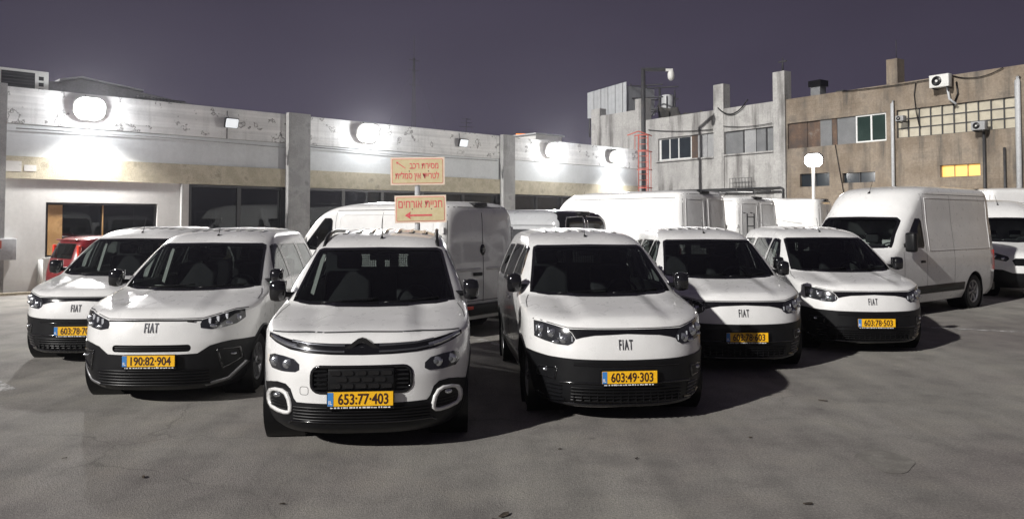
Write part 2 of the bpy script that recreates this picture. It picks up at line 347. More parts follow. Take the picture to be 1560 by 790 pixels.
# ------------------------------------------------------------------ vehicle shell: stacked plan outlines, then cut into panels
def pchip(x, y):
    x = np.array(x, float); y = np.array(y, float); h = np.diff(x); d = np.diff(y) / h; m = np.zeros_like(y)
    for i in range(1, len(x) - 1):
        if d[i - 1] * d[i] > 0:
            w1 = 2 * h[i] + h[i - 1]; w2 = h[i] + 2 * h[i - 1]; m[i] = (w1 + w2) / (w1 / d[i - 1] + w2 / d[i])
    m[0] = d[0]; m[-1] = d[-1]
    def f(t):
        i = int(np.clip(np.searchsorted(x, t) - 1, 0, len(h) - 1)); s = (t - x[i]) / h[i]
        return (2 * s**3 - 3 * s**2 + 1) * y[i] + (s**3 - 2 * s**2 + s) * h[i] * m[i] + (-2 * s**3 + 3 * s**2) * y[i + 1] + (s**3 - s**2) * h[i] * m[i + 1]
    return f
def corner(w, Lc, n, cnt, y0, sign):
    a = np.linspace(0, 1, 240); xr = 1 - (1 - a)**2.2; q = np.power(np.clip(1 - xr**n, 0, 1), 0.5)
    xx = xr * w; yy = y0 + sign * Lc * (1 - q)
    s = np.concatenate([[0], np.cumsum(np.hypot(np.diff(xx), np.diff(yy)))]); u = np.linspace(0, s[-1], cnt)
    return np.interp(u, s, xx), np.interp(u, s, yy)
class Shell:
    def __init__(s, K, nl=5, nq=20, ns=26, post=None):
        K = [k if len(k) == 7 else k for k in K]
        z = [k[0] for k in K]; t = [0.0]
        for a, b in zip(K[:-1], K[1:]): t.append(t[-1] + math.sqrt((b[0] - a[0])**2 + (b[1] - a[1])**2 + 0.5 * (b[3] - a[3])**2) + 1e-4)
        F = [pchip(t, [k[i] for k in K]) for i in range(7)]
        ts = []
        for a, b in zip(t[:-1], t[1:]):
            c = max(2, int(math.ceil((b - a) / 0.055))); c = min(c, 9); ts += list(np.linspace(a, b, c, endpoint=False))
        ts.append(t[-1]); bm = bmesh.new(); rings = []
        for tt in ts:
            zz, yf, yr, w, Lf, n, Lr = [f(tt) for f in F]
            w = max(w, 0.01); Lf = min(Lf, (yr - yf) * 0.45); Lr = min(Lr, (yr - yf) * 0.3)
            fx, fy = corner(w, Lf, n, nq, yf, 1); rx, ry = corner(w, Lr, 5.0, 10, yr, -1)
            sy = np.linspace(fy[-1], ry[-1], ns)[1:-1]
            X = np.concatenate([fx, np.full(ns - 2, w), rx[::-1]]); Y = np.concatenate([fy, sy, ry[::-1]])
            ym = (yf + yr) / 2; hl = (yr - yf) / 2 + 1e-6; X = X * (1 - 0.025 * ((Y - ym) / hl)**4)
            if post: pts = [post(a, b, zz) for a, b in zip(X, Y)]
            else: pts = [(a, b, zz) for a, b in zip(X, Y)]
            ring = [bm.verts.new(p) for p in pts] + [bm.verts.new((-p[0], p[1], p[2])) for p in pts[-2:0:-1]]
            rings.append(ring)
        m = len(rings[0])
        for a, b in zip(rings[:-1], rings[1:]):
            for k in range(m): bm.faces.new((a[k], a[(k + 1) % m], b[(k + 1) % m], b[k]))
        top = rings[-1]; N_ = (m + 2) // 2
        for k in range(1, N_ - 2): bm.faces.new((top[k], top[k + 1], top[m - k - 1], top[m - k]))
        bmesh.ops.remove_doubles(bm, verts=bm.verts, dist=1e-5)
        bmesh.ops.recalc_face_normals(bm, faces=bm.faces)
        bm.normal_update(); s.bm = bm; s.tree = BVHTree.FromBMesh(bm)
    def front(s, x, z):
        h = s.tree.ray_cast(Vector((x, -3, z)), Vector((0, 1, 0))); return h[0].y if h[0] else 0.0
    def rear(s, x, z):
        h = s.tree.ray_cast(Vector((x, 12, z)), Vector((0, -1, 0))); return h[0].y if h[0] else 0.0
    def side(s, y, z, sg):
        h = s.tree.ray_cast(Vector((sg * 3, y, z)), Vector((-sg, 0, 0))); return h[0].x if h[0] else 0.0
    def top(s, x, y):
        h = s.tree.ray_cast(Vector((x, y, 5)), Vector((0, 0, -1))); return h[0].z if h[0] else 0.0
    def point(s, ax, a, b):
        if ax == 'F': o, d = Vector((a, -3, b)), Vector((0, 1, 0))
        elif ax == 'B': o, d = Vector((a, 12, b)), Vector((0, -1, 0))
        elif ax == 'T': o, d = Vector((a, b, 5)), Vector((0, 0, -1))
        else: sg = 1 if ax == '+' else -1; o, d = Vector((sg * 3, a, b)), Vector((-sg, 0, 0))
        h = s.tree.ray_cast(o, d); return (h[0], h[1]) if h[0] else (None, None)
    def cut(s, poly, ax, lim=None):
        """cut polygon out of the shell, return its faces as (verts, faces, normals)"""
        bm = s.bm; bm.normal_update()
        ia, ib = {'F': (0, 2), 'B': (0, 2), 'T': (0, 1), '+': (1, 2), '-': (1, 2)}[ax]
        x0 = min(p[0] for p in poly); x1 = max(p[0] for p in poly); z0 = min(p[1] for p in poly); z1 = max(p[1] for p in poly)
        def ok(f):
            c = f.calc_center_median(); n = f.normal
            if ax == 'F' and not (n.y < -0.03 and (lim is None or c.y < lim)): return False
            if ax == 'B' and not n.y > 0.1: return False
            if ax == 'T' and not n.z > 0.2: return False
            if ax == '+' and not (n.x > 0.12 and c.x > 0): return False
            if ax == '-' and not (n.x < -0.12 and c.x < 0): return False
            aa = [v.co[ia] for v in f.verts]; bb = [v.co[ib] for v in f.verts]
            return max(aa) >= x0 and min(aa) <= x1 and max(bb) >= z0 and min(bb) <= z1
        cand = [f for f in bm.faces if ok(f)]
        n = len(poly)
        for i in range(n):
            a, b = poly[i], poly[(i + 1) % n]; d = (b[0] - a[0], b[1] - a[1]); l = math.hypot(*d)
            if l < 1e-6: continue
            co = [0, 0, 0]; no = [0, 0, 0]; co[ia] = a[0]; co[ib] = a[1]; no[ia] = d[1] / l; no[ib] = -d[0] / l
            # only faces near this edge
            lo = (min(a[0], b[0]) - 1e-4, min(a[1], b[1]) - 1e-4); hi = (max(a[0], b[0]) + 1e-4, max(a[1], b[1]) + 1e-4)
            near = []; rest = []
            for f in cand:
                aa = [v.co[ia] for v in f.verts]; bb = [v.co[ib] for v in f.verts]
                (near if max(aa) >= lo[0] and min(aa) <= hi[0] and max(bb) >= lo[1] and min(bb) <= hi[1] else rest).append(f)
            if not near: continue
            g = set(near)
            for f in near: g.update(f.edges); g.update(f.verts)
            r = bmesh.ops.bisect_plane(bm, geom=list(g), dist=1e-6, plane_co=co, plane_no=no)
            cand = rest + [e for e in r['geom'] if isinstance(e, bmesh.types.BMFace)]
        cand = [f for f in set(cand) if f.is_valid]
        def inside(p, q):
            c = False; j = n - 1
            for i in range(n):
                if (poly[i][1] > q) != (poly[j][1] > q) and p < (poly[j][0] - poly[i][0]) * (q - poly[i][1]) / (poly[j][1] - poly[i][1]) + poly[i][0]: c = not c
                j = i
            return c
        sel = []
        for f in cand:
            c = f.calc_center_median()
            if inside(c[ia], c[ib]): sel.append(f)
        bm.normal_update(); idx = {}; V = []; Nn = []; Fc = []
        for f in sel:
            row = []
            for v in f.verts:
                if v not in idx:
                    idx[v] = len(V); V.append(v.co.copy())
                    h = s.tree.find_nearest(v.co); Nn.append(v.normal.copy())
                row.append(idx[v])
            Fc.append(row)
        bmesh.ops.delete(bm, geom=sel, context='FACES')
        return V, Fc, Nn
    def body_mesh(s, name):
        me = bpy.data.meshes.new(name); s.bm.to_mesh(me); me.polygons.foreach_set('use_smooth', [True] * len(me.polygons)); return me
    def lining_mesh(s, name, d=0.035):
        s.bm.normal_update(); me = bpy.data.meshes.new(name); s.bm.verts.index_update()
        V = [v.co - v.normal * d for v in s.bm.verts]; Fc = [[v.index for v in f.verts][::-1] for f in s.bm.faces]
        me.from_pydata([tuple(v) for v in V], [], Fc); me.polygons.foreach_set('use_smooth', [True] * len(Fc)); return me
    def free(s): s.bm.free()
def panel(name, geo, mat, parent, out=0.0, skirt=0.0):
    V, Fc, Nn = geo
    W = [v + n * out for v, n in zip(V, Nn)]; F2 = [list(f) for f in Fc]; sm = [True] * len(F2)
    if skirt > 0:
        cnt = {}
        for f in Fc:
            for i in range(len(f)):
                e = (f[i], f[(i + 1) % len(f)]); k = tuple(sorted(e)); cnt.setdefault(k, []).append(e)
        base = {}
        for k, es in cnt.items():
            if len(es) == 1:
                a, b = es[0]
                ids = []
                for q in (a, b):
                    ids.append((len(W), len(W) + 1)); W.append(W[q].copy()); W.append(V[q] - Nn[q] * skirt)
                F2.append([ids[1][0], ids[0][0], ids[0][1], ids[1][1]]); sm.append(False)
    me = bpy.data.meshes.new(name); me.from_pydata([tuple(v) for v in W], [], F2); me.polygons.foreach_set('use_smooth', sm)
    return link_mesh(name, me, mat, parent)
def ribbon(sh, pts, ax, width, mat, name, parent, out=0.0015, closed=False, step=0.05, thick=0.0):
    P = []
    seq = list(pts) + ([pts[0]] if closed else [])
    for a, b in zip(seq[:-1], seq[1:]):
        l = math.hypot(b[0] - a[0], b[1] - a[1]); k = max(1, int(l / step))
        P += [(a[0] + (b[0] - a[0]) * i / k, a[1] + (b[1] - a[1]) * i / k) for i in range(k)]
    if not closed: P.append(seq[-1])
    V = []; ok = []; n = len(P)
    for i, p in enumerate(P):
        q0 = P[(i - 1) % n] if (closed or i > 0) else p; q1 = P[(i + 1) % n] if (closed or i < n - 1) else p
        d = Vector((q1[0] - q0[0], q1[1] - q0[1])); d = d.normalized() if d.length > 0 else Vector((1, 0)); nr = Vector((-d.y, d.x)) * width / 2
        a, na = sh.point(ax, p[0] + nr.x, p[1] + nr.y); b, nb = sh.point(ax, p[0] - nr.x, p[1] - nr.y)
        if a is None or b is None: ok.append(None); continue
        ok.append(len(V)); V += [a + na * out, b + nb * out]
        if thick: V += [b - nb * 0.004, a - na * 0.004]
    Fc = []; st = 4 if thick else 2
    for i in range(n if closed else n - 1):
        a, b = ok[i], ok[(i + 1) % n]
        if a is None or b is None: continue
        Fc.append((a, b, b + 1, a + 1))
        if thick: Fc += [(a + 1, b + 1, b + 2, a + 2), (a + 3, b + 3, b, a)]
    me = bpy.data.meshes.new(name); me.from_pydata([tuple(v) for v in V], [], Fc); me.polygons.foreach_set('use_smooth', [True] * len(Fc))
    return link_mesh(name, me, mat, parent)
def mirror(poly): return [(-x, z) for x, z in poly][::-1]
def circle(cy, cz, r, n=28): return [(cy + r * math.cos(2 * math.pi * k / n), cz + r * math.sin(2 * math.pi * k / n)) for k in range(n)]

WHEEL = {}
def wheel_meshes(r, wd):
    key = (r, wd)
    if key in WHEEL: return WHEEL[key]
    h = wd / 2
    ty = MB().lathe([(r * 0.64, -h * 0.8), (r * 0.80, -h), (r * 0.93, -h * 0.98), (r * 0.985, -h * 0.8), (r, -h * 0.5), (r, h * 0.5), (r * 0.985, h * 0.8), (r * 0.93, h * 0.98), (r * 0.80, h), (r * 0.64, h * 0.8)], 36).mesh('tyre')
    rim = MB(); rim.lathe([(r * 0.66, h * 0.82), (r * 0.62, h * 0.86), (r * 0.58, h * 0.55), (r * 0.56, h * 0.2), (0.001, h * 0.2)], 32)
    for k in range(7):
        M = Matrix.Rotation(2 * math.pi * k / 7, 4, 'X'); rim.box(h * 0.3, h * 0.72, -r * 0.07, r * 0.07, r * 0.1, r * 0.6, M)
    rim.lathe([(r * 0.17, h * 0.4), (r * 0.17, h * 0.78), (0.001, h * 0.8)], 16)
    bolts = MB()
    for k in range(5):
        a = 2 * math.pi * k / 5; bolts.lathe([(r * 0.035, h * 0.7), (r * 0.035, h * 0.84), (0.001, h * 0.84)], 8, M=Matrix.Translation((0, r * 0.11 * math.cos(a), r * 0.11 * math.sin(a))))
    WHEEL[key] = (ty, rim.mesh('rim'), bolts.mesh('wheel_bolts')); return WHEEL[key]
def add_wheel(parent, x, y, r, wd, steer=0.0):
    t, rm, bo = wheel_meshes(r, wd); w = link_mesh('wheel', t, 'rubber', parent, (x, y, r))
    w.rotation_euler = (rnd.random() * 0, 0, (math.pi if x < 0 else 0) + steer)
    link_mesh('rim', rm, 'alloy', w); link_mesh('wheel_bolts', bo, 'gloss_black', w)

def add_plate(parent, x, y, z, txt, rot=0.0, sc=1.0):
    hw, hh = 0.26 * sc, 0.056 * sc
    p = MB().box(-hw, hw, -0.006, 0.006, -hh, hh).build('license_plate', 'plate_yellow', parent, (x, y, z)); p.rotation_euler = (0, 0, rot)
    d = link_mesh('plate_digits', text_mesh(txt, 0.118 * sc, 0.80, 0.001, 0.0022, 'plate_digits'), 'plate_ink', p, (0.022 * sc, -0.0075, 0.0))
    wid = max(v.co.x for v in d.data.vertices) - min(v.co.x for v in d.data.vertices)
    d.scale = (0.40 * sc / wid, 1, 1)
    b = MB().box(-hw, -hw + 0.045 * sc, -0.0082, -0.0055, -hh + 0.002, hh - 0.002).build('country_band', 'plate_blue', p)
    link_mesh('country_code', text_mesh('IL', 0.04 * sc, 1, 0.0008, 0.001), 'print_white', p, (-hw + 0.0225 * sc, -0.0092, -0.025 * sc))
    if sc > 0.9:
        MB().box(-hw - 0.008, hw + 0.008, 0.0062, 0.02, -hh - 0.028, hh + 0.006).build('plate_holder', 'trim_black', p)
        m = MB(); xx = -hw + 0.02; q = random.Random(len(txt) + ord(txt[4]))
        while xx < hw - 0.03:
            w_ = q.uniform(0.008, 0.03); m.box(xx, xx + w_, 0.004, 0.0063, -hh - 0.02, -hh - 0.02 + q.uniform(0.007, 0.013)); xx += w_ + q.uniform(0.004, 0.014)
        m.build('holder_print', 'print_white', p)
    return p
def add_fins(h, sh, sg, spots):
    for x, z, hh in spots:
        p, n = sh.point('F', sg * x, z)
        if p: MB().box(p.x - .004, p.x + .004, p.y - .012, p.y + .012, z - hh, z + hh).build('lamp_fin', 'led_white', h)
def add_fiat_badge(parent, sh, x0, z0, h, mat):
    """tall narrow raised letters"""
    me = text_mesh('FIAT', h * 1.38, 1.0, 0.003, h * 0.018, 'brand_badge', 1.32)
    ww = max(v.co.x for v in me.vertices) - min(v.co.x for v in me.vertices); hh = max(v.co.z for v in me.vertices) - min(v.co.z for v in me.vertices)
    o = link_mesh('brand_badge', me, mat, parent, (x0, min(sh.front(x0, z0 + h / 2), sh.front(x0, z0 - h / 2)) + .004, z0)); o.scale = (h * 1.36 / ww, 1, h / hh)
    dz = sh.front(x0, z0 + h / 2) - sh.front(x0, z0 - h / 2); o.rotation_euler = (-math.atan2(dz, h), 0, 0); o.location.y = sh.front(x0, z0) - .004
    return o

# ------------------------------------------------------------------ compact van (six stand in the front row)
KC = [(.17, .12, 4.33, .77, .58, 2.8, .22), (.24, .035, 4.38, .835, .64, 2.8, .25), (.40, .0, 4.40, .885, .70, 2.8, .25), (.62, .0, 4.40, .905, .72, 2.8, .25),
      (.75, .022, 4.40, .913, .72, 2.75, .25), (.88, .062, 4.40, .916, .72, 2.8, .25), (.945, .125, 4.40, .916, .66, 3.1, .25), (.985, .26, 4.40, .914, .58, 3.5, .25),
      (1.035, .56, 4.39, .910, .46, 3.9, .25), (1.08, .84, 4.39, .902, .42, 4.0, .25), (1.125, 1.06, 4.38, .893, .40, 4.0, .25), (1.20, 1.17, 4.38, .873, .38, 4.0, .22),
      (1.40, 1.48, 4.35, .80, .36, 4.0, .20), (1.58, 1.78, 4.31, .72, .33, 4.0, .2), (1.65, 1.92, 4.28, .687, .33, 4.0, .2), (1.72, 2.12, 4.22, .64, .40, 3.6, .25),
      (1.765, 2.36, 4.10, .55, .50, 3.0, .35), (1.79, 2.62, 3.92, .42, .50, 2.8, .4), (1.802, 2.9, 3.6, .22, .25, 2.5, .2), (1.804, 3.1, 3.35, .02, .05, 2.2, .05)]
def sst(a, b, x): t = min(1, max(0, (x - a) / (b - a))); return t * t * (3 - 2 * t)
def hood_bulge(x, y, z):
    if z > 0.90 and y < 1.15 and z < 1.16:
        k = sst(0.92, 0.97, z) * (1 - sst(1.09, 1.14, z)); a = abs(x)
        z += k * (0.024 * (1 - sst(0.36, 0.43, a)) - 0.012 * math.exp(-((a - 0.50) / 0.07)**2) * sst(0.3, 0.6, y))
    return (x, y, z)
WSHIELD = [(-.772, 1.150), (-.60, 1.132), (0, 1.126), (.60, 1.132), (.772, 1.150), (.655, 1.56), (.64, 1.595), (.60, 1.612), (0, 1.62), (-.60, 1.612), (-.64, 1.595), (-.655, 1.56)]

def compact_van(face, plate, loc, rz, label, steer=0.0):
    t = empty('compact_van', loc, rz, label, 'van', 'small white vans parked in the front row')
    sh = Shell(KC, post=hood_bulge); ink = 'paint_white'
    for sg in ('+', '-'):
        for cy in (.88, 3.665): sh.cut(circle(cy, .33, .375), sg)
    # glass
    panel('windshield', sh.cut(WSHIELD, 'F', 2.2), 'windshield_glass', t, -0.004)
    ribbon(sh, [(x * 0.995, z) for x, z in WSHIELD], 'F', 0.026, 'gloss_black', 'windshield_seal', t, 0.002, True, 0.06)
    for sg, nm in (('+', 'a'), ('-', 'b')):
        wins = [[(1.50, 1.165), (2.27, 1.165), (2.29, 1.19), (2.29, 1.58), (2.26, 1.60), (2.10, 1.60), (2.00, 1.575), (1.76, 1.40)],
                [(2.40, 1.165), (3.22, 1.165), (3.24, 1.19), (3.24, 1.57), (3.21, 1.595), (2.40, 1.60), (2.375, 1.575), (2.375, 1.19)],
                [(3.38, 1.19), (4.02, 1.19), (4.05, 1.22), (3.98, 1.53), (3.93, 1.57), (3.40, 1.585), (3.36, 1.56), (3.36, 1.21)]]
        for k, w in enumerate(wins):
            panel('side_window', sh.cut(w, sg), 'side_glass' if k == 0 else 'quarter_glass', t, -0.003)
            ribbon(sh, w, sg, 0.022, 'gloss_black', 'window_seal', t, 0.002, True, 0.05)
        # doors: shut lines and handles
        ribbon(sh, [(1.36, .34), (1.34, .95), (1.42, 1.13)], sg, 0.008, 'seam', 'door_seam', t, 0.001)
        ribbon(sh, [(2.335, .34), (2.33, 1.62)], sg, 0.008, 'seam', 'door_seam', t, 0.001)
        ribbon(sh, [(3.31, .34), (3.30, 1.62)], sg, 0.008, 'seam', 'door_seam', t, 0.001)
        ribbon(sh, [(1.30, .40), (3.22, .40)], sg, 0.10, 'black_plastic', 'sill_trim', t, 0.012, False, 0.08, 1)
        sgn = 1 if sg == '+' else -1
        for y in (2.18, 2.47):
            x = sh.side(y, 1.0, sgn); MB().box(x - 0.02, x + 0.02, y - 0.09, y + 0.09, .985, 1.02, None, 0.012).build('door_handle', ink, t)
        for cy in (.88, 3.665):
            ribbon(sh, [(cy + .395 * math.cos(R(a)), .33 + .395 * math.sin(R(a))) for a in range(-20, 201, 10)], sg, 0.045, 'black_plastic', 'arch_trim', t, 0.010, False, 0.2, 1)
            MB().lathe([(.385, sgn * .55), (.385, sgn * .885)], 28).build('wheel_well', 'trim_black', t, (0, cy, .33))
            add_wheel(t, sgn * .768, cy, .32, .195, steer if cy < 1 else 0)
        # mirror: arm, housing, glass
        m = MB().box(sgn * .84 - .07, sgn * .84 + .07, 1.36, 1.43, 1.165, 1.215, None, 0.02)
        mo = m.build('mirror', 'black_plastic', t)
        hx = sgn * .94
        MB().box(hx - .08, hx + .08, 1.26, 1.40, 1.13, 1.335, Matrix.Translation((0, 0, 0)), 0.06).build('mirror_housing', 'gloss_black', mo)
        MB().box(hx - .07, hx + .07, 1.398, 1.404, 1.155, 1.325).build('mirror_glass', 'chrome', mo)
    for sx_ in (-1, 1):
        w = [(sx_ * .06, 1.14), (sx_ * .60, 1.14), (sx_ * .64, 1.17), (sx_ * .575, 1.56), (sx_ * .54, 1.59), (sx_ * .06, 1.60)]
        panel('rear_window', sh.cut(w if sx_ > 0 else w[::-1], 'B'), 'rear_glass', t, -0.003)
    # ---- faces
    if face == 'fiat':
        bp = [(-1.0, .15), (1.0, .15), (1.0, .66), (.87, .648), (.72, .628), (.50, .618), (0, .613), (-.50, .618), (-.72, .628), (-.87, .648), (-1.0, .66)]
        bpg = sh.cut(bp, 'F', .56); panel('front_bumper', bpg, 'black_plastic', t, 0.010, 0.02)
        hl = [(.832, .938), (.77, .936), (.66, .913), (.555, .887), (.515, .85), (.485, .795), (.505, .762), (.55, .737), (.64, .742), (.75, .765), (.832, .79)]
        for sg in (1, -1):
            h = panel('headlight', sh.cut(hl if sg > 0 else mirror(hl), 'F', .75), 'lamp_dark', t, 0.004, 0.02)
            for (x, z, r1, r2) in ((.57, .79, .058, .046), (.675, .838, .062, .046), (.765, .868, .05, .046), (.64, .765, .06, .018), (.775, .805, .04, .02)):
                p, n = sh.point('F', sg * x, z)
                if p: MB().ellipsoid((p.x, p.y + 0.004, p.z), r1, 0.016, r2).build('reflector', 'reflector', h)
            for (x, z, r1, r2) in ((.565, .792, .026, .022), (.675, .842, .024, .018)):
                p, n = sh.point('F', sg * x, z)
                if p: MB().ellipsoid((p.x, p.y - 0.006, p.z), r1, 0.012, r2).build('projector_lens', 'lamp_glass', h)
        for h in [o for o in children(t) if o.name.startswith('headlight')]: add_fins(h, sh, 1 if sum(v.co.x for v in h.data.vertices) > 0 else -1, ((.515, .80, .025), (.62, .815, .035), (.72, .855, .035), (.80, .875, .03), (.815, .865, .03)))
        strip = [(-.548, .884), (-.51, .85), (-.478, .797), (-.42, .814), (-.31, .834), (0, .847), (.31, .834), (.42, .814), (.478, .797), (.51, .85), (.548, .884), (.38, .886), (0, .885), (-.38, .886)]
        panel('grille_strip', sh.cut(strip, 'F', .5), 'gloss_black', t, 0.006, 0.02)
        add_fiat_badge(t, sh, -.02, .752, .095, 'emblem_grey')
        pz = .462
        for z in (.235, .265, .295, .325, .355):
            ribbon(sh, [(-.52, z), (.52, z)], 'F', 0.012, 'trim_black', 'grille_slat', t, 0.026, False, 0.08, 1)
        ribbon(sh, [(-.50, .575), (.50, .575)], 'F', 0.03, 'trim_black', 'upper_intake', t, 0.013, False, 0.08)
        for k in range(15):
            x = (k - 7) * .072; p = sh.front(x, .29); MB().box(x - .004, x + .004, p - .024, p + .01, .215, .37).build('grille_rib', 'trim_black', t)
        ribbon(sh, [(-.62, .395), (-.54, .40), (.54, .40), (.62, .395)], 'F', 0.014, 'gloss_black', 'intake_lip', t, 0.022, False, 0.06, 1)
        ribbon(sh, [(-.70, .20), (-.55, .192), (.55, .192), (.70, .20)], 'F', 0.022, 'gloss_black', 'bumper_lip', t, 0.030, False, 0.06, 1)
        for sg in (1, -1):
            for k in range(4): ribbon(sh, [(sg * .60, .26 + k * .035), (sg * (.70 + .012 * k), .265 + k * .036)], 'F', 0.012, 'gloss_black', 'corner_slat', t, 0.020, False, 0.05, 1)
            ribbon(sh, [(sg * .57, .235), (sg * .68, .215), (sg * .80, .26)], 'F', 0.016, 'gloss_black', 'corner_lip', t, 0.024, False, 0.05, 1)
        ribbon(sh, [(-.50, .56), (.50, .56)], 'F', 0.008, 'gloss_black', 'intake_lip', t, 0.018, False, 0.08, 1)
        for sg in (1, -1):
            ribbon(sh, [(sg * .645, .53), (sg * .79, .52), (sg * .80, .44), (sg * .66, .42)], 'F', 0.014, 'gloss_black', 'fog_surround', t, 0.018, True, 0.05, 1)
            p, n = sh.point('F', sg * .745, .495); MB().ellipsoid((p.x, p.y - 0.012, p.z), .03, .02, .02).build('fog_light', 'reflector', t)
        ribbon(sh, [(-.84, .95), (-.77, .947), (-.66, .923), (-.55, .898), (-.38, .896), (0, .895), (.38, .896), (.55, .898), (.66, .923), (.77, .947), (.84, .95)], 'F', 0.008, 'seam', 'hood_seam', t, 0.002)
    elif face == 'fiat_new':
        bp = [(-1.0, .15), (1.0, .15), (1.0, .62), (.86, .645), (.74, .652), (.66, .642), (.56, .618), (.45, .545), (0, .538), (-.45, .545), (-.56, .618), (-.66, .642), (-.74, .652), (-.86, .645), (-1.0, .62)]
        panel('front_bumper', sh.cut(bp, 'F', .56), 'black_plastic', t, 0.010, 0.02)
        hl = [(.82, .955), (.74, .955), (.62, .922), (.54, .9), (.475, .88), (.46, .84), (.468, .80), (.56, .782), (.68, .795), (.77, .817), (.83, .87)]
        for sg in (1, -1):
            h = panel('headlight', sh.cut(hl if sg > 0 else mirror(hl), 'F', .75), 'lamp_dark', t, 0.004, 0.02)
            for x, z in ((.545, .87), (.615, .885), (.685, .905)):
                p, n = sh.point('F', sg * x, z); MB().box(p.x - 0.011, p.x + 0.011, p.y - 0.016, p.y + 0.01, z - 0.03, z + 0.025).build('running_light', 'led_white', h)
            for x, z, r1, r2 in ((.56, .815, .06, .02), (.69, .83, .06, .024), (.77, .875, .04, .04)):
                p, n = sh.point('F', sg * x, z); MB().ellipsoid((p.x, p.y + 0.004, p.z), r1, 0.015, r2).build('reflector', 'reflector', h)
        slot = rrect(-.40, .39, .568, .64, .033)
        panel('upper_grille', sh.cut(slot, 'F', .5), 'trim_black', t, -0.02, 0.0)
        for z in (.592, .616): ribbon(sh, [(-.375, z), (.385, z)], 'F', 0.012, 'black_plastic', 'grille_slat', t, 0.001, False, 0.08, 1)
        add_fiat_badge(t, sh, -.01, .812, .10, 'emblem_chrome'); pz = .488
        ribbon(sh, [(-.47, .876), (0, .882), (.47, .876)], 'F', 0.016, 'gloss_black', 'hood_gap', t, 0.002, False, 0.06)
        MB().box(.335, .40, sh.front(.37, .875) - .012, sh.front(.37, .875) + .01, .862, .884).build('hood_latch', 'gloss_black', t)
        ribbon(sh, [(-.84, .968), (-.74, .967), (-.62, .935), (-.48, .897), (-.20, .897), (0, .898), (.20, .897), (.48, .897), (.62, .935), (.74, .967), (.84, .968)], 'F', 0.008, 'seam', 'hood_seam', t, 0.002)
        for z in (.235, .265, .295, .325, .355, .385):
            ribbon(sh, [(-.55, z), (.55, z)], 'F', 0.012, 'trim_black', 'grille_slat', t, 0.026, False, 0.08, 1)
        for sg in (1, -1):
            ribbon(sh, [(sg * .62, .575), (sg * .79, .565), (sg * .81, .45), (sg * .66, .37)], 'F', 0.016, 'gloss_black', 'fog_surround', t, 0.02, True, 0.05, 1)
            p, n = sh.point('F', sg * .74, .51); MB().box(p.x - .05, p.x + .05, p.y - 0.02, p.y + 0.01, .50, .52, None, 0.006).build('fog_light', 'reflector', t)
            ribbon(sh, [(sg * .84, .40), (sg * .70, .255), (sg * .50, .215)], 'F', 0.03, 'alloy', 'skid_trim', t, 0.018, False, 0.05, 1)
    else:
        low = [(-1.0, .15), (1.0, .15), (1.0, .50), (.86, .535), (.79, .565), (.71, .582), (.63, .575), (.585, .54), (.555, .465), (.53, .437), (0, .432), (-.53, .437), (-.555, .465), (-.585, .54), (-.63, .575), (-.71, .582), (-.79, .565), (-.86, .535), (-1.0, .50)]
        panel('front_bumper', sh.cut(low, 'F', .56), 'black_plastic', t, 0.004, 0.02)
        intake = rrect(-.405, .405, .522, .728, .07)
        panel('grille_recess', sh.cut(intake, 'F', .5), 'trim_black', t, -0.03, 0.0)
        ribbon(sh, intake, 'F', 0.022, 'gloss_black', 'grille_frame', t, 0.006, True, 0.05, 1)
        y0 = sh.front(0, .63)
        MB().box(-.265, .265, y0 - .004, y0 + .03, .545, .715, None, 0.008).build('grille_mesh', 'black_plastic', t)
        for rI in range(3):
            for k in range(5 if rI % 2 == 0 else 4):
                cx = (k - (2 if rI % 2 == 0 else 1.5)) * .103; cz = .682 - rI * .052
                MB().prism([(cx - .042, cz - .008), (cx - .034, cz - .018), (cx + .034, cz - .018), (cx + .042, cz - .008), (cx + .042, cz + .008), (cx + .034, cz + .018), (cx - .034, cz + .018), (cx - .042, cz + .008)], y0 - .014, y0 - .003).build('grille_cell', 'gloss_black', t)
        for sg in (1, -1):
            for k in range(5):
                z = .555 + k * .035; p = sh.front(.33, z); MB().box(sg * .33 - .05, sg * .33 + .05, p - .002, p + .03, z - .006, z + .006).build('grille_slat', 'black_plastic', t)
        bar = [(-.825, .925), (-.82, .957), (-.72, .947), (-.60, .926), (-.48, .913), (-.25, .905), (0, .903), (.25, .905), (.48, .913), (.60, .926), (.72, .947), (.82, .957), (.825, .925), (.74, .89), (.60, .85), (.45, .832), (.25, .822), (0, .818), (-.25, .822), (-.45, .832), (-.60, .85), (-.74, .89)]
        panel('grille_bar', sh.cut(bar[::-1], 'F', .8), 'gloss_black', t, 0.004, 0.02)
        for off in (.895, .848):
            ribbon(sh, [(-.58, off + .024), (-.44, off + .006), (-.25, off - .003), (-.14, off - .005)], 'F', 0.014, 'emblem_chrome', 'grille_bar_trim', t, 0.011, False, 0.05, 1)
            ribbon(sh, [(.14, off - .005), (.25, off - .003), (.44, off + .006), (.58, off + .024)], 'F', 0.014, 'emblem_chrome', 'grille_bar_trim', t, 0.011, False, 0.05, 1)
        for zz in (.0, -.075):                                     # the double chevron
            pts = [(-.17, .842), (-.035, .942), (0, .952), (.035, .942), (.17, .842), (.12, .842), (.015, .912), (0, .917), (-.015, .912), (-.12, .842)]
            y = sh.front(0, .9)
            MB().prism([(a, b + zz + .006) for a, b in pts], y - .022 + (0.0 if zz == 0 else .002), y + .01).build('chevron_emblem', 'emblem_chrome' if zz else 'gloss_black', t)
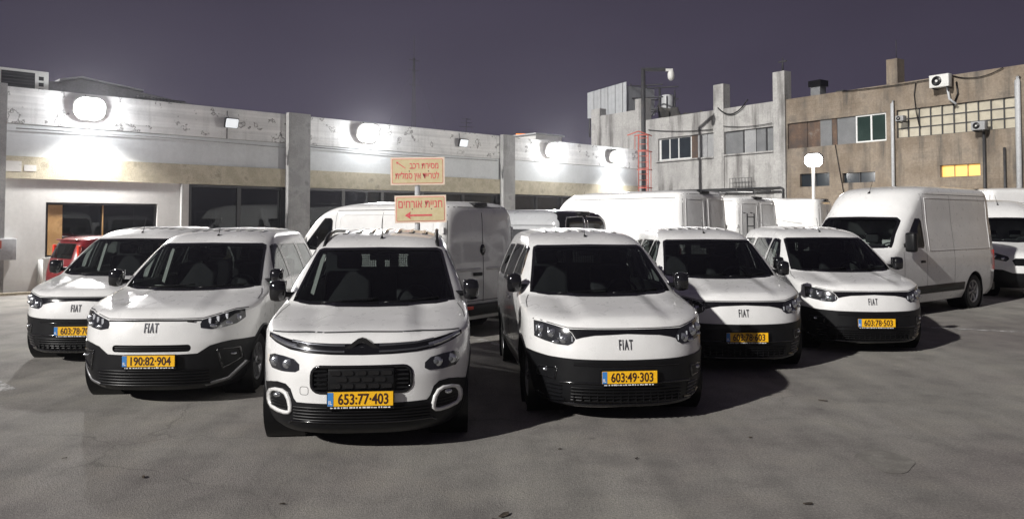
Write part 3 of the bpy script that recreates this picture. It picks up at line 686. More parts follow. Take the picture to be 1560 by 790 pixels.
        for sg in (1, -1):
            d = [(.86, .995), (.86, 1.02), (.78, .995), (.66, .95), (.57, .925), (.60, .885), (.70, .905), (.80, .95)]
            ribbon(sh, [(sg * a, b) for a, b in ((.54, .875), (.64, .893), (.73, .918), (.80, .94))], 'F', 0.034, 'reflector', 'running_light', t, 0.008, False, 0.03, 1)
            hl = [(.80, .782), (.745, .80), (.65, .795), (.56, .778), (.512, .74), (.51, .695), (.545, .676), (.66, .672), (.77, .682), (.81, .73)]
            h = panel('headlight', sh.cut(hl if sg > 0 else mirror(hl), 'F', .7), 'lamp_dark', t, 0.004, 0.02)
            for (x, z, r1, r2) in ((.60, .735, .06, .045), (.72, .742, .06, .045)):
                p, n = sh.point('F', sg * x, z); MB().ellipsoid((p.x, p.y + 0.006, p.z), r1, 0.015, r2).build('reflector', 'reflector', h)
            p, n = sh.point('F', sg * .60, .735); MB().ellipsoid((p.x, p.y - 0.005, p.z), .028, 0.012, .022).build('projector_lens', 'lamp_glass', h)
            p, n = sh.point('F', sg * .72, .738); MB().ellipsoid((p.x, p.y - 0.005, p.z), .028, 0.012, .022).build('projector_lens', 'lamp_glass', h)
            bz = [(.578, .40), (.578, .365), (.595, .347), (.63, .342), (.70, .346), (.765, .357), (.795, .375), (.805, .41), (.80, .455), (.775, .495), (.73, .515), (.66, .518), (.62, .50), (.592, .455)]
            ribbon(sh, [(sg * a, b) for a, b in bz], 'F', 0.026, 'paint_white', 'fog_bezel', t, 0.022, True, 0.04, 1)
            p, n = sh.point('F', sg * .70, .475); MB().ellipsoid((p.x, p.y - 0.008, p.z), .042, .02, .022).build('fog_light', 'reflector', t)
            for z in (.375, .40, .425): ribbon(sh, [(sg * .61, z), (sg * .775, z)], 'F', 0.010, 'trim_black', 'fog_slat', t, 0.012, False, 0.05, 1)
        for z in (.30, .325, .35, .375, .40):
            ribbon(sh, [(-.55, z), (.55, z)], 'F', 0.012, 'trim_black', 'grille_slat', t, 0.018, False, 0.08, 1)
        ribbon(sh, [(-.60, .26), (-.56, .285), (.56, .285), (.60, .26)], 'F', 0.010, 'gloss_black', 'intake_lip', t, 0.02, False, 0.08, 1)
        ribbon(sh, [(-.80, .968), (-.60, .975), (-.37, .983), (0, .988), (.37, .983), (.60, .975), (.80, .968)], 'F', 0.008, 'seam', 'hood_seam', t, 0.002)
        ribbon(sh, rrect(-.50, -.43, .50, .565, .02), 'F', 0.004, 'seam', 'tow_cover_seam', t, 0.001, True, 0.04)
        pz = .483
        for sg in (1, -1):                                          # roof rails
            pts = []
            for k in range(13):
                y = 2.02 + k * .165; x = sg * (.60 - .0015 * k); zt = sh.top(x, y); lift = .055 * math.sin(math.pi * min(1, max(0, k / 12)))**0.35
                pts.append((x, y, zt + lift - .012))
            MB().tube(pts, .022, 8).build('roof_rail', 'black_plastic', t)
    add_plate(t, 0, sh.front(0, pz) - .045, pz, plate)
    # hood side gap to fenders
    for sg in (1, -1):
        ribbon(sh, [(sg * .86, .80), (sg * .845, 1.02), (sg * .80, 1.20)], 'T', 0.007, 'seam', 'hood_seam', t, 0.003)
    # roof ribs
    for k in range(7):
        x = (k - 3) * .148
        pts = [(x, 2.42 + .02 * abs(k - 3)), (x, 3.95)]
        ribbon(sh, pts, 'T', 0.040, ink, 'roof_rib', t, 0.009, False, 0.12, 1)
        ribbon(sh, [(x + .028, 2.40 + .02 * abs(k - 3)), (x + .034, 2.72)], 'T', 0.024, 'seam', 'roof_joint_rib_shade', t, 0.004, False, 0.06)  # dark dash painted as the shadow side of each rib
    za = sh.top(0, 2.12)
    an = MB(); an.tube([(0, 2.10, za - .004), (0, 2.13, za + .02), (0, 2.15, za + .03)], .018, 8, .007); an.tube([(0, 2.14, za + .022), (0.0, 2.235, za + .235)], .0045, 6, .003); an.build('antenna', 'trim_black', t)
    # wipers
    for x0, x1 in ((-.50, .05), (.10, .62)):
        pts = []
        for k in range(9):
            x = x0 + (x1 - x0) * k / 8; z = 1.138 + .035 * k / 8; pts.append((x, sh.front(x, z) - .012, z))
        MB().tube(pts, .008, 6).build('wiper', 'trim_black', t)
    # shell, lining, underbody
    link_mesh('body', sh.body_mesh('body'), ink, t); link_mesh('interior_lining', sh.lining_mesh('lining'), 'lining', t)
    MB().prism([(.30, .25), (4.25, .25), (4.25, .36), (.30, .36)], -.62, .62, 'x').build('underbody', 'trim_black', t)
    fb = MB(); fb.box(-.80, .80, 1.2, 4.3, .40, .46); fb.build('cabin_floor', 'cabin', t)
    # cabin
    MB().prism([(1.22, .50), (1.55, .50), (1.72, .80), (1.70, 1.04), (1.60, 1.10), (1.36, 1.125), (1.20, 1.10)], -.76, .76, 'x').build('dashboard', 'cabin', t)
    st_ = MB(); st_.lathe([(.185 + .014 * math.cos(a), .014 * math.sin(a)) for a in [2 * math.pi * k / 8 for k in range(9)]], 24, 'y'); st_.box(-.17, .17, -.012, .012, -.02, .02); st_.ellipsoid((0, 0, 0), .06, .03, .06)
    s_o = st_.build('steering_wheel', 'cabin', t, (.38, 1.80, 1.06)); s_o.rotation_euler = (R(-28), 0, 0)
    seat = MB(); seat.box(-.26, .26, 1.95, 2.45, .62, .78, None, .05)
    seat.box(-.26, .26, -.07, .07, 0, .62, Matrix.Translation((0, 2.42, .74)) @ Matrix.Rotation(R(-14), 4, 'X'), .055)
    seat.box(-.14, .14, -.05, .05, .64, .82, Matrix.Translation((0, 2.42, .74)) @ Matrix.Rotation(R(-12), 4, 'X'), .045)
    sme = seat.mesh('seat')
    for x in (-.40, .40): link_mesh('seat', sme, 'seat_fabric', t, (x, 0, 0))
    MB().box(-.11, .11, sh.front(0, 1.6) + .05, sh.front(0, 1.6) + .08, 1.50, 1.56, None, .02).build('rear_view_mirror', 'cabin', t)
    if face != 'fiat_new':                                          # load bulkhead with a meshed opening
        wall_grid('bulkhead', -.70, .70, .46, 1.60, [(-.02, .26, 1.37, 1.52), (-.55, -.12, 1.37, 1.52)], 2.84, 2.86, 'cabin', t)
        g = MB()
        for (a, b) in ((-.02, .26), (-.55, -.12)):
            k = a
            while k <= b: g.box(k - .003, k + .003, 2.845, 2.851, 1.37, 1.52); k += .024
            for j in range(7): g.box(a, b, 2.852, 2.857, 1.37 + j * .025 - .003, 1.37 + j * .025 + .003)
        g.build('bulkhead_mesh', 'board_dark', t)
    else:
        for x in (-.45, 0, .45): o = link_mesh('rear_seat', sme, 'seat_fabric', t, (x, .98, 0)); o.scale = (.82, 1, 1)
    for sg in (1, -1):                                              # pale pillar trims inside
        pts = [(sg * .70, 2.36, 1.10), (sg * .64, 2.36, 1.58)]
        MB().box(sg * .735 - .02, sg * .735 + .02, 2.315, 2.37, .9, 1.6, Matrix.Translation((sg * .63, 0, 1.6)) @ Matrix.Rotation(R(-sg * 16), 4, 'Y') @ Matrix.Translation((-sg * .735, 0, -1.6))).build('pillar_trim', 'trim_light', t)
    sh.free(); return t

def wall_grid(name, x0, x1, z0, z1, ops, y0, y1, mat, parent, reveal=None):
    """front skin of a wall with rectangular openings; y0 outer face, y1 back face; each opening gets its reveals"""
    xs = sorted({x0, x1, *[o[0] for o in ops], *[o[1] for o in ops]}); zs = sorted({z0, z1, *[o[2] for o in ops], *[o[3] for o in ops]}); m = MB()
    def hole(a, b): return any(o[0] < a < o[1] and o[2] < b < o[3] for o in ops)
    xs = [x for x in xs if x0 <= x <= x1]; zs = [z for z in zs if z0 <= z <= z1]; solid = {}
    for i in range(len(xs) - 1):
        for j in range(len(zs) - 1): solid[i, j] = not hole((xs[i] + xs[i + 1]) / 2, (zs[j] + zs[j + 1]) / 2)
    for (i, j), s in solid.items():
        if not s: continue
        a, b, c, d = xs[i], xs[i + 1], zs[j], zs[j + 1]
        m.add([(a, y0, c), (b, y0, c), (b, y0, d), (a, y0, d)], [(0, 1, 2, 3)]); m.add([(a, y1, c), (b, y1, c), (b, y1, d), (a, y1, d)], [(3, 2, 1, 0)])
        if not solid.get((i - 1, j), False): m.add([(a, y0, c), (a, y1, c), (a, y1, d), (a, y0, d)], [(3, 2, 1, 0)])
        if not solid.get((i + 1, j), False): m.add([(b, y0, c), (b, y1, c), (b, y1, d), (b, y0, d)], [(0, 1, 2, 3)])
        if not solid.get((i, j - 1), False): m.add([(a, y0, c), (b, y0, c), (b, y1, c), (a, y1, c)], [(3, 2, 1, 0)])
        if not solid.get((i, j + 1), False): m.add([(a, y0, d), (b, y0, d), (b, y1, d), (a, y1, d)], [(0, 1, 2, 3)])
    return m.build(name, mat, parent)

# ------------------------------------------------------------------ large cargo van
def big_knots(Lg, Hh, W, small=False):
    b = [(.26, .12, Lg - .10, W * .88, .45, 3, .10), (.42, .02, Lg - .02, W * .96, .5, 3, .10), (.75, .0, Lg, W, .52, 3, .10), (.98, .05, Lg, W * 1.005, .55, 3, .10), (1.10, .16, Lg, W * 1.005, .6, 3, .10),
         (1.20, .42, Lg, W, .60, 3, .10), (1.30, .74, Lg - .005, W * .99, .5, 3.2, .10), (1.36, .92, Lg - .01, W * .985, .42, 3.6, .10), (1.65, 1.20, Lg - .02, W * .955, .36, 4, .10), (1.92, 1.50, Lg - .03, W * .925, .33, 4, .10)]
    if small:
        b = [(z * .9, yf, yr, w, lf, n, lr) for z, yf, yr, w, lf, n, lr in b]
        tp = [(1.82, 1.72, Lg - .06, W * .86, .36, 3.6, .12), (1.90, 1.98, Lg - .12, W * .76, .45, 3.2, .16), (1.95, 2.4, Lg - .35, W * .58, .5, 2.8, .3), (1.975, 2.8, Lg - .9, W * .3, .4, 2.5, .3), (1.98, 3.0, Lg - 1.4, .02, .05, 2.2, .05)]
    elif Hh < 2.4:
        tp = [(2.06, 1.70, Lg - .05, W * .89, .36, 3.6, .12), (2.15, 1.92, Lg - .09, W * .82, .42, 3.2, .14), (2.21, 2.25, Lg - .22, W * .66, .5, 2.8, .2), (2.245, 2.7, Lg - .7, W * .36, .4, 2.5, .3), (2.255, 3.0, Lg - 1.3, .02, .05, 2.2, .05)]
    else:
        e = Hh - 2.6
        tp = [(2.10, 1.62, Lg - .04, W * .915, .42, 3.2, .10), (2.30 + e * .6, 1.78, Lg - .05, W * .90, .5, 3, .10), (2.44 + e, 1.98, Lg - .07, W * .87, .55, 3, .12), (2.525 + e, 2.22, Lg - .12, W * .80, .55, 3, .14), (2.57 + e, 2.6, Lg - .3, W * .62, .5, 2.8, .25), (2.595 + e, 3.0, Lg - .9, W * .3, .4, 2.5, .3), (2.60 + e, 3.3, Lg - 1.5, .02, .05, 2.2, .05)]
    return b + tp

def cargo_van(loc, rz, label, Lg=5.4, Hh=2.25, W=1.0, small=False, front=True, rear='doors', name='cargo_van', paint_='paint_white', wheel=.345, wb=(1.0, 4.3), group='large vans parked in the back row', wide_window=True):
    t = empty(name, loc, rz, label, 'van', group)
    sh = Shell(big_knots(Lg, Hh, W, small), nq=16, ns=24); k = .9 if small else 1.0
    y1 = wb[0]; y2 = wb[1]
    for sg in ('+', '-'):
        for cy in (y1, y2): sh.cut(circle(cy, wheel + .01, wheel + .06, 24), sg)
        sgn = 1 if sg == '+' else -1
        w = [(1.42, 1.40 * k), (2.18, 1.37 * k), (2.22, 1.42 * k), (2.20, 1.90 * k), (2.15, 1.94 * k), (1.98, 1.94 * k)]
        panel('side_window', sh.cut(w, sg), 'side_glass', t, -.003); ribbon(sh, w, sg, .03, 'gloss_black', 'window_seal', t, .002, True, .06)
        zt = min(Hh - .16, 2.45) * (0.93 if small else 1)
        ribbon(sh, [(1.36, .42), (1.38, 1.30 * k)], sg, .010, 'seam', 'door_seam', t, .001); ribbon(sh, [(2.30, .42), (2.30, zt)], sg, .010, 'seam', 'door_seam', t, .001)
        if Lg > 4.9: ribbon(sh, [(3.52, .42), (3.52, zt)], sg, .010, 'seam', 'door_seam', t, .001)
        ribbon(sh, [(2.42, 1.30 * k), (Lg - .28, 1.30 * k), (Lg - .28, zt - .08), (2.42, zt - .08)], sg, .012, paint_, 'side_pressing', t, .007, True, .12, 1)
        ribbon(sh, [(2.30, zt + .0), (Lg - .15, zt + .0)], sg, .012, 'seam', 'roof_joint_rib_shade', t, .001, False, .12)
        ribbon(sh, [(y1 + .48, .52), (y2 - .50, .52)], sg, .16, 'black_plastic', 'side_moulding', t, .012, False, .1, 1)
        x = sh.side(2.12, 1.08, sgn); MB().box(x - .02, x + .02, 2.03, 2.20, 1.06, 1.11, None, .012).build('door_handle', 'black_plastic', t)
        for cy in (y1, y2):
            MB().lathe([(wheel + .065, sgn * .55), (wheel + .065, sgn * (W - .03))], 24).build('wheel_well', 'trim_black', t, (0, cy, wheel + .01)); add_wheel(t, sgn * (W - .14), cy, wheel, .22)
        mo = MB().box(sgn * (W + .02) - .10, sgn * (W + .02) + .10, 1.42, 1.50, 1.40 * k, 1.46 * k, None, .02).build('mirror', 'black_plastic', t)
        hx = sgn * (W + .13); MB().box(hx - .10, hx + .10, 1.32, 1.47, 1.30 * k, 1.68 * k, None, .05).build('mirror_housing', 'black_plastic', mo); MB().box(hx - .08, hx + .08, 1.468, 1.475, 1.34 * k, 1.64 * k).build('mirror_glass', 'chrome', mo)
    ws = [(-W * .85, 1.40 * k), (0, 1.37 * k), (W * .85, 1.40 * k), (W * .79, 1.90 * k), (W * .73, 1.95 * k), (0, 1.965 * k), (-W * .73, 1.95 * k), (-W * .79, 1.90 * k)]
    panel('windshield', sh.cut(ws, 'F', 2.0), 'windshield_glass', t, -.004); ribbon(sh, ws, 'F', .05, 'gloss_black', 'windshield_seal', t, .003, True, .08)
    bp = [(-1.2, .2), (1.2, .2), (1.2, .72 * k), (.7, .70 * k), (.5, .62 * k), (-.5, .62 * k), (-.7, .70 * k), (-1.2, .72 * k)]
    panel('front_bumper', sh.cut(bp, 'F', .5), 'black_plastic', t, .01, .02)
    for sg in (1, -1):
        hl = [(W * .95, 1.13 * k), (W * .82, 1.12 * k), (W * .56, 1.02 * k), (W * .55, .96 * k), (W * .62, .90 * k), (W * .90, .96 * k), (W * .96, 1.02 * k)]
        h = panel('headlight', sh.cut(hl if sg > 0 else mirror(hl), 'F', .7), 'lamp_dark', t, .004, .02)
        for x, z, r1, r2 in ((.66, .97, .06, .04), (.80, 1.02, .07, .045)):
            p, n = sh.point('F', sg * W * x, z * k)
            if p: MB().ellipsoid((p.x, p.y + .003, p.z), r1, .014, r2).build('reflector', 'reflector', h)
    panel('grille', sh.cut([(-.45, .80 * k), (.45, .80 * k), (.50, .93 * k), (.42, .98 * k), (-.42, .98 * k), (-.50, .93 * k)], 'F', .5), 'trim_black', t, -.012)
    for z in (.835, .87, .905, .94): ribbon(sh, [(-.44, z * k), (.44, z * k)], 'F', .014, 'black_plastic', 'grille_slat', t, .002, False, .1, 1)
    # rear
    zt = Hh - .12 if not small else 1.84
    if rear == 'tailgate':
        gate = [(-W * .93, .95), (W * .93, .95), (W * .90, 1.45), (W * .85, 1.80), (W * .74, 1.905), (W * .62, 1.94), (-W * .62, 1.94), (-W * .74, 1.905), (-W * .85, 1.80), (-W * .90, 1.45)]
        wn = []
        for sg in (1, -1):
            w = [(sg * .05, 1.22), (sg * W * .72, 1.22), (sg * W * .76, 1.27), (sg * W * .72, 1.76), (sg * W * .63, 1.835), (sg * .05, 1.855)]
            wn.append(w if sg > 0 else w[::-1])
        for w in wn: panel('rear_window', sh.cut(w, 'B'), 'tinted_glass', t, -.003)
        panel('tailgate', sh.cut(gate, 'B'), 'gloss_black', t, .004, .02)
        for w in wn: ribbon(sh, w, 'B', .022, 'chrome', 'window_trim', t, .007, True, .06, 1)
        ribbon(sh, [(0, .5), (0, 1.86)], 'B', .012, 'seam', 'door_seam', t, .006, False, .1)
    else:
        ribbon(sh, [(0, .56), (0, zt)], 'B', .016, 'seam', 'door_seam', t, .002, False, .1)
        ribbon(sh, [(-W * .86, .58), (W * .86, .58), (W * .86, 1.3 * k), (W * .80, zt - .03), (W * .74, zt), (-W * .74, zt), (-W * .80, zt - .03), (-W * .86, 1.3 * k)], 'B', .012, 'seam', 'door_seam', t, .001, True, .1)
        for sg in (1, -1):
            if Hh > 2.4:
                ribbon(sh, [(sg * .10, 1.42), (sg * W * .76, 1.42), (sg * W * .72, zt - .12), (sg * .10, zt - .12)], 'B', .014, paint_, 'door_pressing', t, .008, True, .1, 1)
                ribbon(sh, [(sg * .10, .70), (sg * W * .78, .70), (sg * W * .76, 1.34), (sg * .10, 1.34)], 'B', .014, paint_, 'door_pressing', t, .008, True, .1, 1)
            else:
                ribbon(sh, [(sg * .08, 1.10), (sg * W * .84, 1.10)], 'B', .05, paint_, 'door_crease', t, .010, False, .1, 1)
            for z in (.75, 1.25, 1.75):
                p, n = sh.point('B', sg * W * .885, z * k)
                if p: MB().box(p.x - .025, p.x + .025, p.y - .02, p.y + .025, p.z - .05, p.z + .05, None, .01).build('door_hinge', paint_, t)
        p = sh.rear(.10, 1.02); MB().box(.05, .26, p - .01, p + .035, .99, 1.05, None, .015).build('door_handle', 'black_plastic', t)
    for sg in (1, -1):
        tl = [(sg * W * .90, .82), (sg * W * .985, .82), (sg * W * .985, 1.28), (sg * W * .90, 1.28)]
        tp_ = sh.rear(sg * W * .93, 1.0)
        MB().box(sg * W * .945 - .04, sg * W * .945 + .04, tp_ - .06, tp_ + .012, .80 * k, 1.26 * k, None, .02).build('tail_light', 'tail_red', t)
    yb = sh.rear(0, .5)
    MB().box(-W * .93, W * .93, yb - .12, yb + .07, .34, .53, None, .03).build('rear_bumper', 'black_plastic', t)
    for sg in (1, -1): MB().box(sg * .40 - .085, sg * .40 + .085, yb + .068, yb + .076, .455, .505, None, .003).build('bumper_reflector', 'reflector_red', t)
    zc = sh.top(0, Lg - .16); MB().box(-.16, .16, Lg - .20, Lg - .04, zc - .05, zc + .02, None, .02).build('brake_light', 'trim_black', t)
    za = sh.top(0, 1.95); an = MB(); an.tube([(0, 1.93, za - .01), (0, 1.97, za + .03)], .03, 8, .012); an.tube([(0, 1.96, za + .02), (0, 2.10, za + .26)], .006, 6, .004); an.build('antenna', 'trim_black', t)
    link_mesh('body', sh.body_mesh('body'), paint_, t); link_mesh('interior_lining', sh.lining_mesh('lining', .04), 'lining', t)
    MB().box(-W * .7, W * .7, .4, Lg - .2, .36, .46).build('underbody', 'trim_black', t)
    MB().prism([(1.0, .55), (1.45, .55), (1.62, .85), (1.55, 1.26 * k), (1.05, 1.34 * k)], -W * .84, W * .84, 'x').build('dashboard', 'cabin', t)
    seat = MB(); seat.box(-.26, .26, 1.70, 2.2, .75, .9, None, .05); seat.box(-.26, .26, 2.12, 2.27, .86, 1.42 * k, None, .05); seat.box(-.14, .14, 2.15, 2.25, 1.44 * k, 1.64 * k, None, .04); sme = seat.mesh('seat')
    for x in (-.62, -.08, .52): link_mesh('seat', sme, 'seat_fabric', t, (x * W, 0, 0))
    MB().box(-W * .88, W * .88, 2.36, 2.40, .46, 1.90 * k).build('bulkhead', 'lining', t)
    sw = MB(); sw.lathe([(.21 + .015 * math.cos(a), .015 * math.sin(a)) for a in [2 * math.pi * q / 8 for q in range(9)]], 24, 'y'); sw.box(-.2, .2, -.01, .01, -.025, .025)
    o = sw.build('steering_wheel', 'cabin', t, (.52, 1.66, 1.30 * k)); o.rotation_euler = (R(-40), 0, 0)
    t['_rear'] = float(sh.rear(0, 1.3)); tops = sh; t_sh = sh
    return t, sh

# ================================================================== SETTING
g = MB(); g.add([(-260, -120, 0), (260, -120, 0), (260, 400, 0), (-260, 400, 0)], [(0, 1, 2, 3)])
tag(g.build('ground', 'asphalt'), kind='structure')
def ground_strip(name, mat, pts, z):
    m = MB(); m.add([(x, y, z) for x, y in pts], [tuple(range(len(pts)))]); return tag(m.build(name, mat), kind='structure')
def line_strip(a, b, w, z=0.004):
    d = Vector((b[0] - a[0], b[1] - a[1])).normalized(); n = Vector((-d.y, d.x)) * w / 2
    ground_strip('parking_line', 'road_paint', [(a[0] - n.x, a[1] - n.y), (b[0] - n.x, b[1] - n.y), (b[0] + n.x, b[1] + n.y), (a[0] + n.x, a[1] + n.y)], z)
line_strip((7.45, 13.95), (9.75, 12.9), .14); line_strip((10.0, 18.8), (10.9, 18.0), .14); line_strip((-.55, 12.6), (.1, 11.5), .12); line_strip((-6.35, 9.3), (-5.75, 8.75), .36)
pp = [(math.cos(a) * (1 + .18 * math.sin(3 * a + 1)) * .20 + 2.98, math.sin(a) * (1 + .2 * math.sin(2 * a)) * .30 + 6.25) for a in [2 * math.pi * k / 22 for k in range(22)]]
ground_strip('asphalt_patch', 'patch', pp, .005)
lt = MB()
for x, y, s in ((-2.75, 5.85, .03), (-.05, 5.1, .05), (2.0, 5.3, .035), (-1.55, 5.3, .02), (2.1, 6.9, .02), (4.1, 6.1, .03), (3.3, 8.3, .05), (1.0, 6.3, .02), (-3.6, 6.3, .02), (.4, 6.55, .018), (-.1, 5.02, .03), (5.2, 6.6, .04)):
    M = Matrix.Translation((x, y, .008)) @ Matrix.Rotation(rnd.uniform(0, 6), 4, 'Z') @ Matrix.Rotation(rnd.uniform(-.3, .3), 4, 'X')
    lt.prism([(-s, -s * .25), (-s * .2, -s * .42), (s, -s * .1), (s * .7, s * .3), (-s * .5, s * .35)], 0, .006, 'z', M)
tag(lt.build('litter', 'litter'), 'small dark leaves and scraps lying on the asphalt', 'litter', kind='stuff')

# ---------------------------------------------------------------- long low showroom building on the left
LA = math.atan2(.6866, .727); LP = (-13.15, 19.9)
def lw(t_, y=0.0, z=0.0):
    return Vector((LP[0] + math.cos(LA) * t_ - math.sin(LA) * y, LP[1] + math.sin(LA) * t_ + math.cos(LA) * y, z))
sb = empty('showroom_building', (LP[0], LP[1], 0), LA, 'long low grey building with peeling parapet, tan stone band and dark glazing', 'building')
wall_grid('wall', -8, 4.78, 0, 3.0, [(1.03, 3.88, .93, 2.39)], 0, .3, 'plaster_grey', sb)
MB().box(-8, 26.6, -.06, .3, 3.0, 3.58).build('stone_band', 'stone_band', sb)
MB().box(-8, 26.6, 0, .3, 3.58, 4.42).build('fascia', 'fascia_paint', sb)
MB().box(-8, 26.6, -.035, .3, 4.435, 5.38).build('parapet', 'peeled_concrete', sb)
MB().box(-8, 26.6, .02, .28, 4.42, 4.435).build('parapet_joint', 'raw_concrete', sb)
MB().box(2.9, 6.9, -.05, -.036, 4.62, 4.645).build('parapet_ridge', 'peeled_concrete', sb); MB().box(9.0, 16.9, -.05, -.036, 4.60, 4.625).build('parapet_ridge', 'peeled_concrete', sb)
MB().box(-8, 26.6, .3, 14, 4.9, 5.0).build('roof_slab', 'roofing', sb)
MB().box(26.35, 26.6, .3, 14, 0, 4.9).build('end_wall', 'plaster_grey', sb); MB().box(26.35, 26.6, .3, 14, 5.0, 5.38).build('end_parapet', 'peeled_concrete', sb)
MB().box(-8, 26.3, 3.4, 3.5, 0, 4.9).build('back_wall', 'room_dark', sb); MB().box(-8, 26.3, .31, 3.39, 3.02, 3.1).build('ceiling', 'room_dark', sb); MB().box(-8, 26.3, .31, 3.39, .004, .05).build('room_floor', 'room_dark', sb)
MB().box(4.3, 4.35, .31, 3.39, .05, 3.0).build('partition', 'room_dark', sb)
for a, b in ((-1.0, .06), (7.86, 8.64), (17.36, 18.02)): MB().box(a, b, -.26, -.061, 0, 5.42).build('pilaster', 'raw_concrete', sb)
# framed window with timber blind
wf = MB()
for a, b, c, d in ((1.03, 3.88, 2.33, 2.39), (1.03, 3.88, .93, .98), (1.03, 1.09, .98, 2.33), (3.82, 3.88, .98, 2.33), (2.42, 2.46, .98, 2.33)): wf.box(a, b, .10, .17, c, d)
wfo = wf.build('window_frame', 'frame_black', sb)
MB().box(1.09, 2.42, .13, .14, .98, 2.33).build('window_pane', 'window_glass', wfo); MB().box(2.46, 3.82, .13, .14, .98, 2.33).build('window_pane', 'window_glass', wfo)
MB().box(1.10, 1.44, .07, .095, .985, 2.325).build('timber_blind', 'wood', sb); MB().box(2.425, 2.455, .06, .095, .985, 2.325).build('timber_post', 'wood', sb)
MB().box(.98, 3.93, -.05, .10, .88, .925).build('window_sill', 'plaster_grey', sb)
def glazing(a, b, muls, z0=.12, z1=2.99):
    xs = [a] + muls + [b]
    for i, x in enumerate(xs):
        hw = .06 if 0 < i < len(xs) - 1 else .05
        cx = x if 0 < i < len(xs) - 1 else (x + .05 if i == 0 else x - .05)
        MB().box(cx - hw, cx + hw, .06, .18, z0, z1).build('mullion', 'frame_black', sb)
    for i in range(len(xs) - 1):
        l = xs[i] + (.10 if i == 0 else .06); r = xs[i + 1] - (.10 if i == len(xs) - 2 else .06)
        MB().box(l, r, .06, .18, z1 - .07, z1).build('transom', 'frame_black', sb); MB().box(l, r, .06, .18, z0, z0 + .08).build('transom', 'frame_black', sb)
        MB().box(l, r, .11, .12, z0 + .08, z1 - .07).build('window_pane', 'window_glass', sb)
    MB().box(a, b, 0, .3, 0, z0).build('plinth', 'raw_concrete', sb)
glazing(4.78, 7.86, [6.36]); glazing(8.64, 17.36, [10.1, 11.7, 13.5, 15.5]); glazing(18.02, 26.35, [19.6, 21.2, 22.9, 24.6])
df = MB()
for a, b, c, d in ((5.25, 5.95, 2.15, 2.22), (5.25, 5.32, 1.0, 2.15), (5.88, 5.95, 1.0, 2.15)): df.box(a, b, .8, .86, c, d)
df.build('inner_door_frame', 'board_dark', sb)
MB().box(-.02, .44, -.066, -.061, 3.18, 3.45).build('torn_poster', 'paper', sb); MB().box(.5, .78, -.066, -.061, 3.20, 3.36).build('torn_poster', 'paper', sb)
MB().tube([(.92, -.06, 0), (.92, -.06, .88)], .06, 10).build('downpipe', 'plaster_grey', sb)
tag(MB().box(-8, 26.6, -.36, -.27, .0, .07).build('kerb', 'stone_band'), kind='structure').location = (LP[0], LP[1], 0)
bpy.data.objects['kerb'].rotation_euler = (0, 0, LA)
mb_ = empty('meter_box', lw(.05, -.18, .9), LA, 'grey meter box on the plaster wall at the left edge', 'meter box')
MB().box(-.22, .27, -.14, .16, 0, .55, None, .01).build('cabinet', 'galvanised', mb_); MB().box(-.20, -.06, -.155, -.141, .30, .50).build('warning_panel', 'red_steel', mb_)

MB().tube([(8.75, -.07, 4.36), (12.0, -.07, 4.30), (17.2, -.07, 4.34)], .018, 5).build('cable', 'raw_concrete', sb); MB().tube([(.3, -.07, 4.30), (4.0, -.06, 4.33), (7.8, -.06, 4.28)], .014, 5).build('cable', 'raw_concrete', sb)
MB().tube([(4.55, -.03, 3.0), (4.55, -.03, 0)], .03, 6).build('conduit', 'plaster_grey', sb); MB().tube([(5.9, -.05, 4.44), (5.9, -.05, 4.9)], .012, 5).build('cable', 'trim_black', sb)
# rooftop things on it
def ac_unit(t_, y, z, s, label, grp='outdoor air conditioners'):
    o = empty('air_conditioner', lw(t_, y, z), LA, label, 'air conditioner', grp)
    MB().box(-.46 * s, .46 * s, -.2, .2, 0, .62 * s, None, .015).build('casing', 'ac_white', o)
    MB().box(-.28 * s, .24 * s, -.215, -.2, .05 * s, .57 * s).build('fan_grille', 'trim_black', o)
    for k in range(9): MB().box(-.28 * s, .24 * s, -.225, -.215, (.08 + k * .056) * s, (.09 + k * .056) * s).build('grille_bar', 'dark_steel', o)
    for k in range(4): MB().box(.30 * s, .38 * s, -.205, -.2, (.12 + k * .11) * s, (.19 + k * .11) * s).build('vent', 'trim_black', o)
    return o
ac_unit(.42, .5, 5.0, 1.48, 'large white air conditioner on the roof corner at far left')
rp = empty('roof_penthouse', lw(1.2, 1.2, 5.0), LA, 'low grey roof box with sloping top behind the parapet', 'roof box')
MB().prism([(0, 0), (5.6, 0), (5.6, .5), (4.2, .56), (2.6, .78), (.9, .98), (.5, .86), (0, .8)], 0, 4.0).build('walls', 'roofing', rp)
MB().prism([(.35, .91), (.92, 1.05), (2.6, .85), (2.6, .81), (.92, 1.0), (.35, .86)], -.1, 4.1).build('roof_sheet', 'galvanised', rp)
gr = empty('roof_grating', lw(3.6, .9, 5.55), LA, 'flat dark metal grating lying on the roof', 'grating')
for k in range(14): MB().box(k * .1, k * .1 + .03, 0, .8, .06 - .003 * k, .09 - .003 * k).build('bar', 'dark_steel', gr)
MB().box(-.02, 1.36, -.03, .0, .01, .05).build('edge_rail', 'dark_steel', gr); MB().box(-.02, 1.36, .8, .83, .01, .05).build('edge_rail', 'dark_steel', gr)
ms = empty('antenna_mast', lw(14.2, 1.6, 5.0), LA, 'tall thin lattice antenna mast on the roof', 'antenna')
m = MB()
for a in range(3): m.tube([(.09 * math.cos(a * 2.09), .09 * math.sin(a * 2.09), 0), (.03 * math.cos(a * 2.09), .03 * math.sin(a * 2.09), 3.4)], .014, 5)
m.build('mast', 'dark_steel', ms); MB().tube([(0, 0, 3.3), (0, 0, 4.3)], .012, 5).build('whip', 'dark_steel', ms)
for z in (2.3, 2.9, 3.3): MB().tube([(-.25, 0, z), (.25, 0, z)], .012, 5).build('cross_arm', 'dark_steel', ms)
